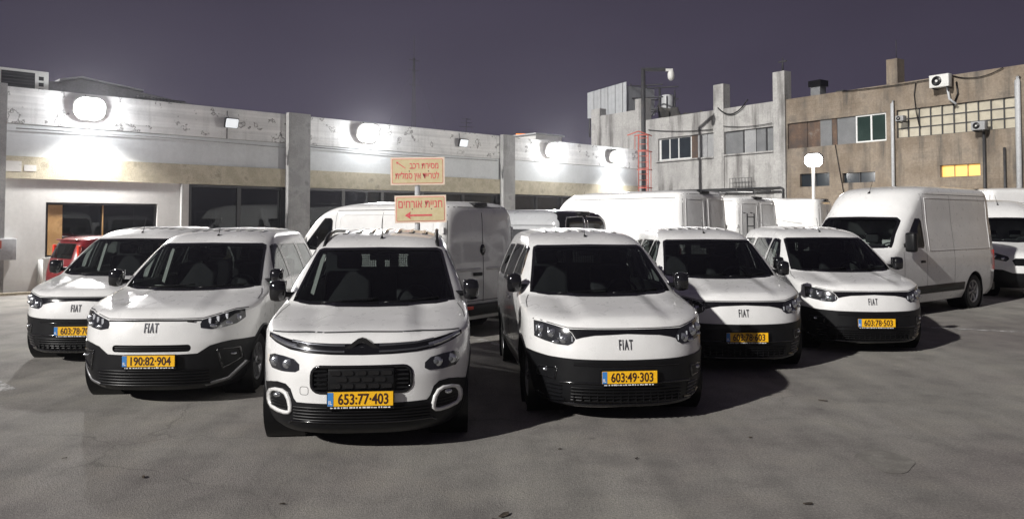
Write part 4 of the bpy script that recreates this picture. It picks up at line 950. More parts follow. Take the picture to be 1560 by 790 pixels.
MB().tube([(0, 0, 3.0), (1.2, -.2, .3)], .006, 4).build('guy_wire', 'dark_steel', ms); MB().tube([(0, 0, 3.0), (-.9, .8, .3)], .006, 4).build('guy_wire', 'dark_steel', ms)
tv = empty('television_aerial', lw(16.6, 1.2, 5.0), LA, 'small television aerial with short arms on the roof', 'aerial')
MB().tube([(0, 0, 0), (0, 0, 1.15)], .014, 5).build('pole', 'dark_steel', tv)
for z, w in ((1.1, .25), (.95, .32), (.78, .38)): MB().tube([(-w, 0, z), (w, 0, z + .03)], .010, 5).build('arm', 'dark_steel', tv)
os_ = empty('lit_roof_sign', (.5, 38.0, 5.0), 0, 'small glowing orange sign seen over the parapet', 'sign')
MB().box(-.36, .36, .02, .08, .55, 1.20).build('panel', 'dark_steel', os_)
MB().box(-.30, .28, -.02, .019, 1.06, 1.16).build('letter_stroke', 'neon_orange', os_); MB().box(.16, .28, -.02, .019, .75, 1.05).build('letter_stroke', 'neon_orange', os_); MB().box(-.30, -.18, -.02, .019, .75, 1.05).build('letter_stroke', 'neon_orange', os_); MB().box(-.1, .08, -.02, .019, .75, .86).build('letter_stroke', 'neon_orange', os_)
MB().tube([(0, .05, 0), (0, .05, .56)], .03, 6).build('post', 'dark_steel', os_)
rb = empty('roof_hut', lw(22.6, 2.2, 5.0), LA, 'small pale hut on the roof above the third lit floodlight', 'roof hut')
MB().box(-.9, .9, 0, 1.6, 0, .95).build('walls', 'ac_white', rb); MB().box(-1.0, 1.0, -.1, 1.7, .952, 1.02).build('roof', 'galvanised', rb)

# floodlights
def floodlight(t_, z, lit, label, power=None, k=1.0, tilt=40):
    o = empty('floodlight', lw(t_, -.036, z), LA, label, 'floodlight', 'floodlights along the parapet')
    MB().tube([(0, 0, .02), (0, -.08, .03), (0, -.11, .0)], .022, 6).build('bracket', 'dark_steel', o)
    MB().tube([(-.06, -.015, .36), (-.05, -.02, .22), (-.02, -.07, .06)], .012, 5).build('cable', 'dark_steel', o)
    Mx = Matrix.Translation((0, -.19, -.03)) @ Matrix.Rotation(R(18), 4, 'X') @ Matrix.Diagonal((k, 1, k, 1))
    (MB().box(-.21, .21, -.04, .05, -.16, .16, Mx, .015) if not lit else MB().prism(rrect(-.21, .21, -.165, .165, .14, 6), -.04, .05, 'y', Mx)).build('housing', 'ac_white' if lit else 'trim_black', o)  # lit heads enlarged, rounded and whitened to imitate glare
    MB().prism(rrect(-.19, .19, -.14, .14, .03) if not lit else rrect(-.20, .20, -.155, .155, .13, 6), -.052, -.0405, 'y', Mx).build('lens', 'flood_lit' if lit else 'flood_lens_glow', o)
    if lit:
        ld = bpy.data.lights.new('floodlight_beam', 'SPOT'); ld.energy = power or FLOOD_W; ld.spot_size = R(150 if tilt < 50 else 142); ld.spot_blend = .5; ld.shadow_soft_size = .10; ld.color = (1.0, .98, .95)
        lo = bpy.data.objects.new('floodlight_beam', ld); col.objects.link(lo); lo.parent = o; lo.location = (0, -.42, -.10)
        lo.rotation_euler = Vector((0, -math.cos(R(tilt)), -math.sin(R(tilt)))).to_track_quat('-Z', 'Y').to_euler()
        hd_ = bpy.data.lights.new('added_halo_light', 'POINT'); hd_.energy = 105; hd_.shadow_soft_size = .14; hd_.color = (.96, .98, 1.0)  # extra point light added in front of the head for a wall halo
        ho = bpy.data.objects.new('added_halo_light', hd_); col.objects.link(ho); ho.parent = o; ho.location = (0, -.62, -.02)
    return o
floodlight(1.98, 4.99, True, 'lit floodlight above the framed window, brightest on the parapet', power=1650, k=1.9, tilt=52)
floodlight(5.96, 4.94, False, 'unlit square floodlight left of the first concrete pilaster')
floodlight(10.88, 5.01, True, 'glaring lit floodlight just right of the first concrete pilaster', k=2.0, tilt=24)
floodlight(15.25, 4.96, False, 'unlit square floodlight above the two red lettered signs')
floodlight(20.3, 4.99, True, 'lit floodlight just right of the second pilaster', k=1.9, tilt=24)
floodlight(24.57, 4.95, True, 'lit floodlight nearest the red ladder', k=1.6, tilt=52)

# ---------------------------------------------------------------- two storey workshop behind, on the right
RA = math.atan2(-.8206, .5714); RP = (8.24, 47.2)
def rw(t_, y=0.0, z=0.0): return Vector((RP[0] + math.cos(RA) * t_ - math.sin(RA) * y, RP[1] + math.sin(RA) * t_ + math.cos(RA) * y, z))
wb_ = empty('white_workshop', (RP[0], RP[1], 0), RA, 'stained white two storey workshop with boarded upper windows', 'building')
wall_grid('wall', -.9, 9.8, 0, 8.02, [(.95, 5.3, 5.45, 6.78), (5.92, 9.3, 5.5, 6.74)], 0, .35, 'white_render', wb_)
wall_grid('stair_wall', -5.1, -.9, 0, 8.75, [], -.02, .35, 'white_render', wb_)
MB().box(-5.1, 9.8, .35, 12, 0, 7.7).build('core', 'white_render', wb_)
for a, b, zt in ((-5.1, -4.25, 9.25), (-.95, -.1, 9.4), (5.25, 5.95, 9.4), (9.15, 9.85, 9.5)): MB().box(a, b, -.06, .5, 0, zt).build('column', 'white_render', wb_)
for a, b in ((.95, 1.1), (1.75, 1.83), (2.45, 2.53), (3.42, 3.5)): MB().box(a, b, .12, .2, 5.45, 6.78).build('window_mullion', 'frame_white', wb_)
MB().box(.95, 3.5, .12, .2, 6.71, 6.78).build('window_rail', 'frame_white', wb_); MB().box(.95, 3.5, .10, .2, 5.45, 5.53).build('window_rail', 'frame_white', wb_)
for a, b in ((1.1, 1.75), (1.83, 2.45), (2.53, 3.42)): MB().box(a, b, .15, .17, 5.53, 6.71).build('window_pane', 'dark_pane', wb_)
for a, b, mt in ((3.5, 3.95, 'rust_panel'), (3.97, 4.65, 'board_grey'), (4.67, 5.3, 'board_grey')): MB().box(a, b, .1 + rnd.random() * .05, .2, 5.45, 6.78).build('window_board', mt, wb_)
for a, b, mt in ((5.92, 7.15, 'board_dark'), (7.22, 7.95, 'board_grey'), (7.98, 8.6, 'board_dark'), (8.66, 9.3, 'board_dark')): MB().box(a, b, .1 + rnd.random() * .05, .2, 5.5, 6.74).build('window_board', mt, wb_)
MB().box(7.15, 7.22, .06, .2, 5.5, 6.74).build('window_mullion', 'dark_steel', wb_); MB().box(8.60, 8.66, .06, .2, 5.5, 6.74).build('window_mullion', 'dark_steel', wb_)
MB().box(.8, 5.25, -.1, .0, 5.36, 5.44).build('window_sill', 'white_render', wb_); MB().box(5.95, 9.15, -.1, .0, 5.41, 5.49).build('window_sill', 'white_render', wb_)
for z in (3.62, 3.42): MB().tube([(2.0, -.15, z), (9.6, -.15, z - .05), (9.75, -.15, z - .1), (9.75, -.15, 1.0)], .05, 7).build('pipe', 'dark_steel', wb_)
cg = empty('window_cage', rw(6.6, -.1, 3.6), RA, 'small dark wire cage on the white workshop wall', 'cage')
for k in range(8): MB().box(k * .2, k * .2 + .02, -.3, -.28, 0, .55).build('bar', 'dark_steel', cg)
for z in (0, .27, .53): MB().box(0, 1.42, -.281, -.26, z, z + .02).build('rail', 'dark_steel', cg)

tb = empty('tan_workshop', (RP[0], RP[1], 0), RA, 'weathered tan workshop with gridded window and one lit window', 'building')
OPS = [(9.95, 15.1, 5.5, 6.78), (15.58, 20.42, 5.56, 6.80), (10.62, 12.24, 3.56, 4.20), (12.92, 14.54, 3.66, 4.13), (17.44, 19.03, 3.73, 4.24), (20.9, 25, 5.5, 6.8)]
wall_grid('wall', 9.86, 34, 0, 8.02, OPS, .02, .4, 'tan_render', tb)
MB().box(9.86, 34, .42, 12, 0, 7.7).build('core', 'roofing', tb)
for a, b, mt in ((9.95, 11.0, 'rust_panel'), (11.02, 11.72, 'rust_panel'), (11.74, 12.35, 'board_dark'), (12.37, 12.62, 'rust_panel'), (12.64, 13.6, 'board_dark')): MB().box(a, b, .1 + rnd.random() * .06, .25, 5.5, 6.78).build('window_board', mt, tb)
for a, b, c, d in ((13.6, 15.1, 6.71, 6.78), (13.6, 15.1, 5.5, 5.57), (13.6, 13.67, 5.57, 6.71), (14.32, 14.40, 5.57, 6.71), (15.03, 15.1, 5.57, 6.71)): MB().box(a, b, .08, .16, c, d).build('window_frame', 'frame_white', tb)
for a, b in ((13.67, 14.32), (14.40, 15.03)): MB().box(a, b, .12, .14, 5.57, 6.71).build('window_pane', 'green_glass', tb)
NX, NZ = 10, 3; x0_, x1_, z0_, z1_ = 15.58, 20.42, 5.56, 6.80; cw = (x1_ - x0_) / NX; ch = (z1_ - z0_) / NZ
for i in range(NX):
    for j in range(NZ): MB().box(x0_ + i * cw + .025, x0_ + (i + 1) * cw - .025, .13 + rnd.random() * .012, .16, z0_ + j * ch + .025, z0_ + (j + 1) * ch - .025).build('window_pane', 'pane_beige', tb)
for i in range(NX + 1): MB().box(max(x0_, x0_ + i * cw - .025), min(x1_, x0_ + i * cw + .025), .09, .15, z0_, z1_).build('muntin', 'dark_steel', tb)
for j in range(NZ + 1): MB().box(x0_, x1_, .10, .145, max(z0_, z0_ + j * ch - .022), min(z1_, z0_ + j * ch + .022)).build('muntin', 'dark_steel', tb)
for o_ in OPS[2:4]:
    MB().box(o_[0], o_[1], .18, .2, o_[2], o_[3]).build('window_pane', 'dark_pane', tb); MB().box((o_[0] + o_[1]) / 2 - .02, (o_[0] + o_[1]) / 2 + .02, .14, .18, o_[2], o_[3]).build('window_mullion', 'dark_steel', tb)
o_ = OPS[4]
for k in range(3): MB().box(o_[0] + .53 * k + .02, o_[0] + .53 * (k + 1) - .02, .16, .18, o_[2] + .02, o_[3] - .02).build('lit_pane', 'lit_window', tb)
for k in range(4): MB().box(max(o_[0], o_[0] + .53 * k - .02), min(o_[1], o_[0] + .53 * k + .02), .12, .19, o_[2], o_[3]).build('window_mullion', 'wood', tb)
MB().box(20.9, 25, .15, .2, 5.5, 6.8).build('window_board', 'board_grey', tb)
for t_, zt, r in ((15.46, 7.1, .07), (20.52, 7.4, .10)): MB().tube([(t_, -.12, .5), (t_, -.12, zt), (t_, .0, zt + .12)], r, 9).build('downpipe', 'galvanised', tb)
MB().tube([(19.25, -.1, .5), (19.25, -.1, 5.5)], .06, 7).build('vent_pipe', 'dark_steel', tb); MB().tube([(20.0, -.1, .5), (20.0, -.1, 4.8)], .05, 7).build('vent_pipe', 'dark_steel', tb)
MB().box(14.99, 15.50, .3, .9, 7.7, 9.2).build('chimney', 'tan_render', tb); MB().tube([(15.3, .6, 9.2), (15.3, .6, 10.1)], .015, 5).build('chimney_rod', 'dark_steel', tb)
MB().box(11.1, 11.62, .3, .8, 7.7, 8.5).build('chimney', 'board_dark', tb); MB().box(11.02, 11.70, .22, .88, 8.5, 8.8).build('chimney_cap', 'trim_black', tb)
MB().box(12.4, 12.8, .4, .9, 7.7, 8.15).build('vent_stub', 'dark_steel', tb)
def cable(pts, r=.018, parent=None):
    return MB().tube(pts, r, 5).build('cable', 'trim_black', parent)
def sag(a, b, d, n=9): return [(a[0] + (b[0] - a[0]) * k / n, a[1] + (b[1] - a[1]) * k / n, a[2] + (b[2] - a[2]) * k / n - d * 4 * (k / n) * (1 - k / n)) for k in range(n + 1)]
cable(sag((5.6, -.1, 8.1), (7.6, -.1, 8.3), .55), .035, wb_); cable(sag((0.2, -.08, 7.4), (5.2, -.08, 6.95), .1), .02, wb_); cable(sag((5.95, -.08, 7.05), (9.1, -.08, 6.9), .1), .018, wb_)
cable(sag((13.0, -.05, 8.0), (17.3, -.05, 7.95), .05), .02, tb); cable([(16.5, -.05, 7.9), (16.42, -.05, 7.4), (16.5, -.05, 6.6), (16.62, -.05, 6.0)], .022, tb); cable([(12.6, -.03, 5.5), (12.75, -.03, 4.6), (13.0, -.03, 3.2)], .02, tb)
cable(sag((18.0, -.05, 8.0), (20.0, -.05, 8.0), .25), .02, tb); cable([(18.2, -.05, 7.7), (18.25, -.05, 7.2), (18.05, -.05, 6.7)], .035, tb)
def ac_right(t_, z, s, label, y=-.35, skin='ac_white'):
    o = empty('air_conditioner', rw(t_, y, z), RA, label, 'air conditioner', 'outdoor air conditioners')
    MB().box(-.42 * s, .42 * s, -.15, .15, 0, .56 * s, None, .015).build('casing', skin, o)
    MB().lathe([(.001, -.165), (.20 * s, -.165), (.22 * s, -.15)], 20, 'y', Matrix.Translation((-.1 * s, 0, .28 * s))).build('fan_grille', 'trim_black', o)
    MB().lathe([(.001, -.175), (.05 * s, -.172), (.06 * s, -.166)], 12, 'y', Matrix.Translation((-.1 * s, 0, .28 * s))).build('fan_hub', 'ac_white', o)
    for x in (-.3, .3): MB().box(x * s - .02, x * s + .02, -.14, .34, -.05, -.005).build('bracket', 'dark_steel', o)
    return o
ac_right(17.7, 7.50, .95, 'white air conditioner with round fan high on the tan wall')
ac_right(15.98, 6.25, .42, 'small air conditioner box at the left end of the gridded window', skin='board_grey'); ac_right(19.2, 5.55, .62, 'grey air conditioner in front of the gridded window', skin='board_grey')
MB().tube([(17.9, -.2, 7.5), (17.95, -.15, 7.0), (18.2, -.1, 6.75)], .05, 7).build('hose', 'galvanised', tb)

# rooftop metal shed on stilts, scrap, tank
shd = empty('rooftop_shed', (5.3, 54.0, 7.7), RA, 'corrugated metal shed on dark stilts on the white workshop roof', 'shed')
for k in range(11): MB().prism([(k * .36, 1.3), (k * .36 + .33, 1.3), (k * .36 + .33, 3.12 + .02 * k), (k * .36, 3.1 + .02 * k)], -.02 - .02 * (k % 2), .02).build('sheet', 'metal_sheet', shd)
MB().box(.05, 3.9, .05, 2.6, 1.3, 3.05).build('body', 'metal_sheet', shd)
for x in (.1, 3.8): MB().tube([(x, .1, 0), (x, .1, 1.3)], .07, 6).build('stilt', 'dark_steel', shd)
for x0, x1 in ((.1, 1.2),): MB().tube([(x0, .1, 0), (x1, .1, 1.3)], .05, 5).build('brace', 'dark_steel', shd)
sf = empty('steel_frame', (7.9, 51.2, 7.7), RA, 'dark open steel frame beside the rooftop shed', 'steel frame')
for x in (.0, 1.3, 2.6):
    for y in (0, 1.4): MB().tube([(x, y, 0), (x, y, 3.25 - .25 * x)], .05, 5).build('post', 'dark_steel', sf)
for z in (1.5, 2.3, 3.1):
    for y in (0, 1.4): MB().tube([(-.2, y, z), (2.9, y, z - .3)], .045, 5).build('beam', 'dark_steel', sf)
MB().tube([(0, 0, .2), (1.3, 0, 2.1)], .04, 5).build('brace', 'dark_steel', sf); MB().tube([(1.3, 0, .2), (2.6, 0, 1.7)], .04, 5).build('brace', 'dark_steel', sf)
sc_ = empty('scrap_heap', rw(-.3, 1.0, 7.7), RA, 'dark heap of scrap and sheeting on the white workshop roof', 'scrap heap')
q = random.Random(3)
for k in range(26):
    a = q.uniform(0, 4.2); hh = (1.55 - a * .3) * q.uniform(.5, 1); M = Matrix.Translation((a, q.uniform(0, 1.6), hh * .5)) @ Matrix.Rotation(q.uniform(-.6, .6), 4, 'Y') @ Matrix.Rotation(q.uniform(-.5, .5), 4, 'X')
    MB().box(-.5 * q.random() - .15, .5 * q.random() + .15, -.04, .04, -hh * .5, hh * .5, M).build('scrap_piece', 'scrap', sc_)
tk = empty('roof_tank', (10.1, 50.0, 7.7), RA, 'pale cylindrical tank behind the rooftop scrap', 'tank')
MB().lathe([(.001, 2.35), (.36, 2.3), (.40, 2.2), (.40, .9), (.38, .85), (.001, .85)], 18, 'z').build('vessel', 'galvanised', tk); MB().box(-.3, .3, -.3, .3, 0, .85).build('stand', 'dark_steel', tk)
ra = empty('roof_antenna', rw(9.5, .3, 9.5), RA, 'small dark spike antenna on the tall white column', 'antenna')
MB().tube([(0, 0, 0), (0, 0, .75)], .05, 6, .02).build('spike', 'dark_steel', ra); MB().box(-.25, .25, -.03, .03, .52, .58).build('cross_arm', 'dark_steel', ra)

# CCTV pole and red cage ladder by the end of the showroom
cp = empty('camera_pole', (6.85, 40.2, 0), 0, 'tall dark pole with dome camera on its arm behind the red ladder', 'camera pole')
MB().tube([(0, 0, 0), (0, 0, 9.75)], .14, 10, .11).build('pole', 'dark_steel', cp); MB().box(-.11, 1.15, -.08, .08, 9.68, 9.84).build('arm', 'dark_steel', cp)
m = MB(); m.box(1.15, 1.55, -.07, .07, 9.66, 9.80, None, .02); m.build('camera_bracket', 'ac_white', cp)
MB().lathe([(.001, 9.72), (.12, 9.70), (.17, 9.58), (.18, 9.42), (.16, 9.30), (.09, 9.2), (.001, 9.17)], 16, 'z', Matrix.Translation((1.45, 0, 0))).build('dome', 'ac_white', cp)
ld_ = empty('cage_ladder', (6.55, 38.55, 0), R(-14), 'red steel cage ladder at the end of the low building', 'ladder'); ld_.scale = (.78, .78, 1)
for x in (-.3, .3): MB().tube([(x, 0, 0), (x, 0, 6.2)], .04, 6).build('rail', 'red_steel', ld_)
for k in range(20): MB().tube([(-.3, 0, .3 + k * .3), (.3, 0, .3 + k * .3)], .02, 5).build('rung', 'red_steel', ld_)
for z in (2.6, 3.5, 4.4, 5.3, 6.1): MB().tube([(.42 * math.cos(R(a)) if 0 else .55 * math.cos(R(a)), -.75 * max(0, math.sin(R(a))) - .0, z) for a in range(0, 181, 20)], .028, 5).build('hoop', 'red_steel', ld_)
for a in (25, 65, 115, 155): MB().tube([(.55 * math.cos(R(a)), -.75 * math.sin(R(a)), 2.6), (.55 * math.cos(R(a)), -.75 * math.sin(R(a)), 6.1 if a > 90 else 5.3)], .022, 5).build('cage_bar', 'red_steel', ld_)
MB().tube([(-1.0, -.1, 6.15), (-.3, 0, 6.35), (.55, 0, 6.1)], .03, 5).build('handrail', 'red_steel', ld_)
MB().tube([(-.9, .4, 4.2), (-.9, .4, 5.0)], .05, 6).build('stub_pipe', 'galvanised', ld_)

# lamp on white pole behind the vans
lp = empty('yard_lamp', (9.35, 24.0, 0), 0, 'white pole lamp glowing above the parked vans at right', 'lamp')
MB().tube([(0, 0, 0), (0, 0, 3.6)], .05, 8).build('pole', 'ac_white', lp)
My = Matrix.Translation((.02, 0, 3.78)) @ Matrix.Rotation(R(-32), 4, 'Z') @ Matrix.Rotation(R(14), 4, 'X')
MB().prism(rrect(-.275, .275, -.215, .215, .18, 6), -.03, .09, 'y', My).build('housing', 'trim_black', lp)
MB().prism(rrect(-.26, .26, -.20, .20, .17, 6), -.05, -.0305, 'y', My).build('lens', 'flood_lit', lp)
ld = bpy.data.lights.new('yard_lamp_beam', 'SPOT'); ld.energy = 1900; ld.shadow_soft_size = .15; ld.color = (1, .97, .92); ld.spot_size = R(112); ld.spot_blend = .45
lo = bpy.data.objects.new('yard_lamp_beam', ld); col.objects.link(lo); lo.parent = lp; lo.location = (-.25, -.35, 3.75)
lo.rotation_euler = Vector((-15.5, 4.0, -.9)).to_track_quat('-Z', 'Y').to_euler()

# signs on a galvanised post
def sign_board(parent, x0, x1, z0, z1, lines, tilt, arrow):
    cx, cz = (x0 + x1) / 2, (z0 + z1) / 2; hw, hh = (x1 - x0) / 2, (z1 - z0) / 2
    b = MB().box(-hw, hw, -.004, .004, -hh, hh).build('sign_board', 'sign_margin', parent, (cx, -.05, cz)); b.rotation_euler = (0, R(tilt), 0)
    MB().prism(rrect(-hw + .022, hw - .022, -hh + .022, hh - .022, .02), -.0065, -.0042).build('sign_border', 'sign_red', b)
    MB().prism(rrect(-hw + .029, hw - .029, -hh + .029, hh - .029, .016), -.0085, -.0066).build('sign_face', 'sign_face', b)
    for txt, size, x, z, w in lines:
        me = text_mesh(txt[::-1], size, 1, .0006, .0018, 'sign_lettering'); o = link_mesh('sign_lettering', me, 'sign_red', b, (x, -.0098, z))
        ww = max(v.co.x for v in me.vertices) - min(v.co.x for v in me.vertices); o.scale = (w / ww, 1, 1)
    a = MB(); M = Matrix.Translation((arrow[0], -.0104, arrow[1])) @ Matrix.Rotation(arrow[2], 4, 'Y')
    s = arrow[3]; th = arrow[4]
    a.prism([(-s, 0), (-s * .55, s * .28), (-s * .62, th), (s, th), (s, -th), (-s * .62, -th), (-s * .55, -s * .28)], -.0012, .0012, 'y', M); a.build('sign_arrow', 'sign_red', b)
    for bx in (-.12, .16):
        MB().lathe([(.001, -.016), (.006, -.015), (.008, -.0087)], 8, 'y', Matrix.Translation((bx, 0, 0))).build('bolt', 'dark_steel', b)
sp = empty('sign_post', (-1.385, 11.35, 0), 0, 'grey post carrying two faded yellow signs with red lettering', 'sign')
MB().tube([(0, 0, 0), (0, 0, 2.75)], .04, 10).build('post', 'galvanised', sp)
sign_board(sp, -.39, .40, 2.43, 2.835, [('מסירת רכב', .13, .095, .075, .42), ('לטרייד אין סמל״ת', .13, -.005, -.075, .64)], -0.6, (-.245, .09, R(35), .085, .006))
sign_board(sp, -.325, .425, 1.88, 2.28, [('חניית אורחים', .165, .0, .07, .64)], -1.2, (-.03, -.09, 0, .20, .012))

# ================================================================== VEHICLES
vanC = compact_van('berlingo', '653:77·403', (-1.225, 6.34, 0), R(5.2), 'white van with double chevron nose and roof rails, nearest the camera')
vanD = compact_van('fiat', '603:49·303', (1.09, 7.30, 0), R(5.6), 'white van with black bumper and plate 603 49 303')
vanB = compact_van('fiat_new', '190:82·904', (-3.70, 7.98, 0), R(3.2), 'white van with slim slot grille and plate 190 82 904', R(0))
for txt, loc, rz, lab in (('603:78·703', (-5.76, 10.3, 0), 4, 'white van at the far left with plate 603 78 703'),
                          ('603:78·603', (2.93, 9.75, 0), 0, 'white van with shadowed hood and plate 603 78 603'),
                          ('603:78·503', (5.18, 11.1, 0), -1.5, 'white van at the right end of the row, plate 603 78 503')):
    c = copy_tree(vanD); c.location = loc; c.rotation_euler = (0, 0, R(rz)); c['label'] = lab
    for p in [o for o in c.children if o.name.startswith('license_plate')]:
        pl, y, z = p, p.location.y, p.location.z
        for k in list(p.children): bpy.data.objects.remove(k)
        bpy.data.objects.remove(p); add_plate(c, 0, y, z, txt)

for van, x, y, rz, lab in ((vanC, -.18, 1.34, 8, 'white paper on the dashboard of the chevron nosed van'), (vanB, -.30, 1.33, -6, 'white paper on the dashboard behind plate 190 82 904')):
    M = Matrix.Translation(van.location) @ Matrix.Rotation(van.rotation_euler.z, 4, 'Z')
    o = MB().box(-.15, .15, -.10, .10, 0, .004).build('paper_sheet', 'paper'); o.location = M @ Vector((x, y, 1.135)); o.rotation_euler = (R(-8), 0, van.rotation_euler.z + R(rz)); tag(o, lab, 'paper')
def place(loc2, deg): return (loc2[0], loc2[1], 0), R(deg)
def rear_pose(corner, beta, W, Lg):
    """van seen from behind: corner = ground point of its near rear corner (its left), beta = heading turned from -X towards +Y"""
    b = R(beta); hd = Vector((-math.cos(b), math.sin(b))); rt = Vector((math.sin(b), math.cos(b)))
    c = Vector(corner) + rt * W + hd * Lg                                  # front centre
    return (c.x, c.y, 0), math.atan2(hd.x, -hd.y)
def add_badge(t, sh):
    y = sh.rear(0, 1.42); MB().lathe([(.001, .03), (.06, .028), (.085, .015), (.09, -.01)], 20, 'y', Matrix.Translation((0, y - .005, 1.42)) @ Matrix.Diagonal((.8, 1, 1.1, 1))).build('round_emblem', 'gloss_black', t)
p, r = rear_pose((-1.10, 12.3), 38, 1.0, 5.0)
t, sh = cargo_van(p, r, 'white cargo van behind the signs, its grey rear doors towards us', 5.0, 2.25, 1.0, wb=(.95, 3.95)); add_badge(t, sh); sh.free()
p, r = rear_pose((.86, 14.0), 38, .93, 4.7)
t, sh = cargo_van(p, r, 'white van in paint dimmed for shade, with black two-window tailgate behind the front row', 4.7, 1.98, .93, paint_='paint_white_dim', small=True, rear='tailgate', wb=(.9, 3.7), wheel=.33); sh.free(); t.scale = (1, 1, 1.075)
p, r = rear_pose((3.92, 18.0), 50, 1.02, 6.2)
t, sh = cargo_van(p, r, 'tall white van with plain rear doors in front of the red ladder', 6.2, 2.66, 1.02, wb=(1.0, 4.9)); sh.free()
p, r = rear_pose((6.22, 21.4), 55, 1.0, 5.4)
t, sh = cargo_van(p, r, 'grey doored van with a roof rack and rear ladder', 5.4, 2.62, 1.0, wb=(1.0, 4.4))
zr = 2.62
for y in (2.6, 3.6, 4.6): MB().tube([(-.82, y, zr - .12), (-.80, y, zr + .12), (.80, y, zr + .12), (.82, y, zr - .12)], .022, 6).build('rack_bar', 'dark_steel', t)
for x in (-.78, 0, .78): MB().tube([(x, 2.4, zr + .145), (x, 5.2, zr + .145)], .022, 6).build('rack_rail', 'dark_steel', t)
yr_ = 5.44
for x in (.45, .75): MB().tube([(x, yr_, 1.3), (x, yr_ + .1, 1.32), (x, yr_ + .1, 2.1), (x, yr_ - .02, 2.12)], .02, 6).build('ladder_rail', 'dark_steel', t)
for z in (1.5, 1.75, 2.0): MB().tube([(.45, yr_ + .1, z), (.75, yr_ + .1, z)], .016, 6).build('ladder_rung', 'dark_steel', t)
sh.free()
p, r = rear_pose((9.35, 23.5), 36, 1.0, 5.9)
t, sh = cargo_van(p, r, 'tall plain white van half hidden behind the white lamp pole', 5.9, 2.62, 1.0, wb=(1.0, 4.7)); sh.free()
# the big one facing us at right
psi = R(53); hd = Vector((-math.sin(psi), -math.cos(psi))); pn = Vector((math.cos(psi), -math.sin(psi)))
P0 = Vector((7.75, 15.2)); fc = P0 - pn * 1.0 + hd * 1.5
t, sh = cargo_van((fc.x, fc.y, 0), math.atan2(hd.x, -hd.y), 'big white high roof van facing left, behind the row at right', 5.6, 2.66, 1.0, wb=(1.0, 4.5), wheel=.37); sh.free()
fc2 = fc + Vector((4.3, .9))
t, sh = cargo_van((12.75, 18.9, 0), R(-9), 'white van cut off by the right edge of the picture', 5.4, 2.5, 1.0, wb=(1.0, 4.4)); sh.free()
t, sh = cargo_van((20.4, 25.2, 0), R(92), 'white van roof showing behind the van at the right edge', 5.6, 2.95, 1.0, wb=(1.0, 4.5)); sh.free()

# red hatchback by the framed window
KR = [(.20, .10, 3.58, .72, .40, 3, .30), (.34, .0, 3.64, .79, .45, 3, .30), (.62, .0, 3.65, .815, .5, 3, .28), (.80, .06, 3.62, .815, .55, 3, .28), (.90, .28, 3.60, .81, .6, 3, .28), (.97, .65, 3.58, .80, .5, 3, .26), (1.02, .90, 3.56, .79, .4, 3.4, .24),
      (1.25, 1.22, 3.48, .72, .35, 4, .22), (1.44, 1.52, 3.38, .65, .33, 4, .22), (1.49, 1.70, 3.30, .60, .4, 3.4, .25), (1.53, 2.0, 3.1, .46, .4, 2.8, .3), (1.55, 2.3, 2.8, .2, .2, 2.5, .2), (1.552, 2.45, 2.65, .02, .05, 2.2, .05)]
rc = empty('hatchback_car', (-10.55, 21.6, 0), R(0), 'red hatchback parked by the wall with its tail towards us', 'car')
sh = Shell(KR, nq=14, ns=20)
for sg in ('+', '-'):
    sgn = 1 if sg == '+' else -1
    for cy in (.72, 3.02): sh.cut(circle(cy, .29, .335, 24), sg)
    for w in ([(1.30, 1.04), (2.05, 1.04), (2.05, 1.40), (1.72, 1.40)], [(2.15, 1.04), (2.75, 1.04), (2.75, 1.40), (2.15, 1.40)], [(2.86, 1.08), (3.22, 1.08), (3.14, 1.36), (2.86, 1.38)]):
        panel('side_window', sh.cut(w, sg), 'tinted_glass', rc, -.003); ribbon(sh, w, sg, .02, 'gloss_black', 'window_seal', rc, .002, True, .06)
    ribbon(sh, [(2.10, .35), (2.10, 1.42)], sg, .008, 'seam', 'door_seam', rc, .001); ribbon(sh, [(1.25, .5), (2.7, .5)], sg, .07, 'black_plastic', 'side_moulding', rc, .012, False, .1, 1)
    for cy in (.72, 3.02):
        MB().lathe([(.345, sgn * .5), (.345, sgn * .78)], 24).build('wheel_well', 'trim_black', rc, (0, cy, .29)); add_wheel(rc, sgn * .69, cy, .285, .175)
    MB().box(sgn * .84 - .09, sgn * .84 + .09, 1.28, 1.38, 1.02, 1.16, None, .04).build('mirror', 'gloss_black', rc)
    p = sh.rear(sgn * .66, 1.15)
    MB().box(sgn * .655 - .05, sgn * .655 + .05, p - .07, p + .012, .92, 1.34, Matrix.Identity(4), .025).build('tail_light', 'reflector_red', rc)
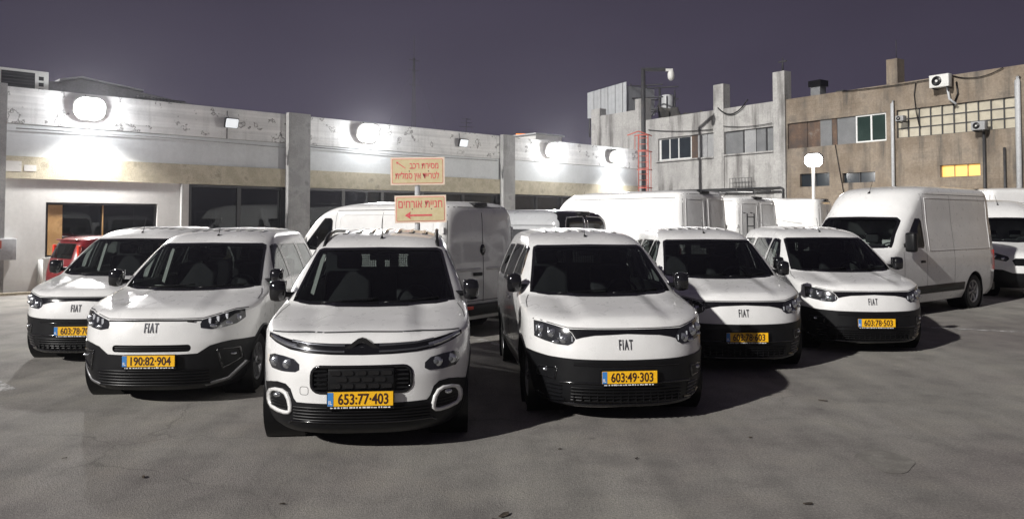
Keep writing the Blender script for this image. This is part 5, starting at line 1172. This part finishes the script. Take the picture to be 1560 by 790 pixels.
panel('windshield', sh.cut([(-.66, 1.04), (.66, 1.04), (.57, 1.42), (-.57, 1.42)], 'F', 1.8), 'tinted_glass', rc, -.003)
panel('rear_window', sh.cut([(-.56, 1.03), (.56, 1.03), (.50, 1.38), (-.50, 1.38)], 'B'), 'side_glass', rc, -.003)
panel('rear_bumper', sh.cut([(-.9, .15), (.9, .15), (.9, .50), (-.9, .50)], 'B'), 'black_plastic', rc, .012, .02)
yy = sh.rear(0, .80); add_plate(rc, 0, yy + .012, .80, '60:812·34', math.pi, .8)
MB().lathe([(.001, .02), (.05, .018), (.055, -.01)], 16, 'y', Matrix.Translation((0, sh.rear(0, .94), .94))).build('round_emblem', 'chrome', rc)
ribbon(sh, [(-.58, .58), (.58, .58)], 'B', .008, 'seam', 'tailgate_seam', rc, .001)
MB().box(-.5, .5, 3.24, 3.44, 1.44, 1.475, None, .015).build('spoiler', 'paint_red', rc); MB().tube([(0, 3.22, 1.50), (0, 3.34, 1.68)], .006, 5).build('antenna', 'trim_black', rc)
link_mesh('body', sh.body_mesh('body'), 'paint_red', rc); link_mesh('interior_lining', sh.lining_mesh('lining'), 'lining', rc); MB().box(-.55, .55, .3, 3.4, .26, .34).build('underbody', 'trim_black', rc)
sh.free()
rc.rotation_euler = (0, 0, R(142)); rc.location = (-8.3, 20.8, 0)
for o in bpy.data.objects:
    if '_rear' in o.keys(): del o['_rear']

# thin haze added round the whole yard to imitate lens bloom at the lamps
hz = MB().box(-70, 90, -40, 90, -1.0, 16.0).build('haze', None)
hm = bpy.data.materials.new('bloom_haze'); hm.use_nodes = True; hn = hm.node_tree; hn.nodes.clear()
ho_ = hn.nodes.new('ShaderNodeOutputMaterial'); pv = hn.nodes.new('ShaderNodeVolumePrincipled')
pv.inputs['Color'].default_value = (.9, .9, 1.0, 1); pv.inputs['Density'].default_value = .0008; pv.inputs['Anisotropy'].default_value = .8
hn.links.new(pv.outputs[0], ho_.inputs['Volume']); hz.data.materials.append(hm)
tag(hz, kind='stuff')
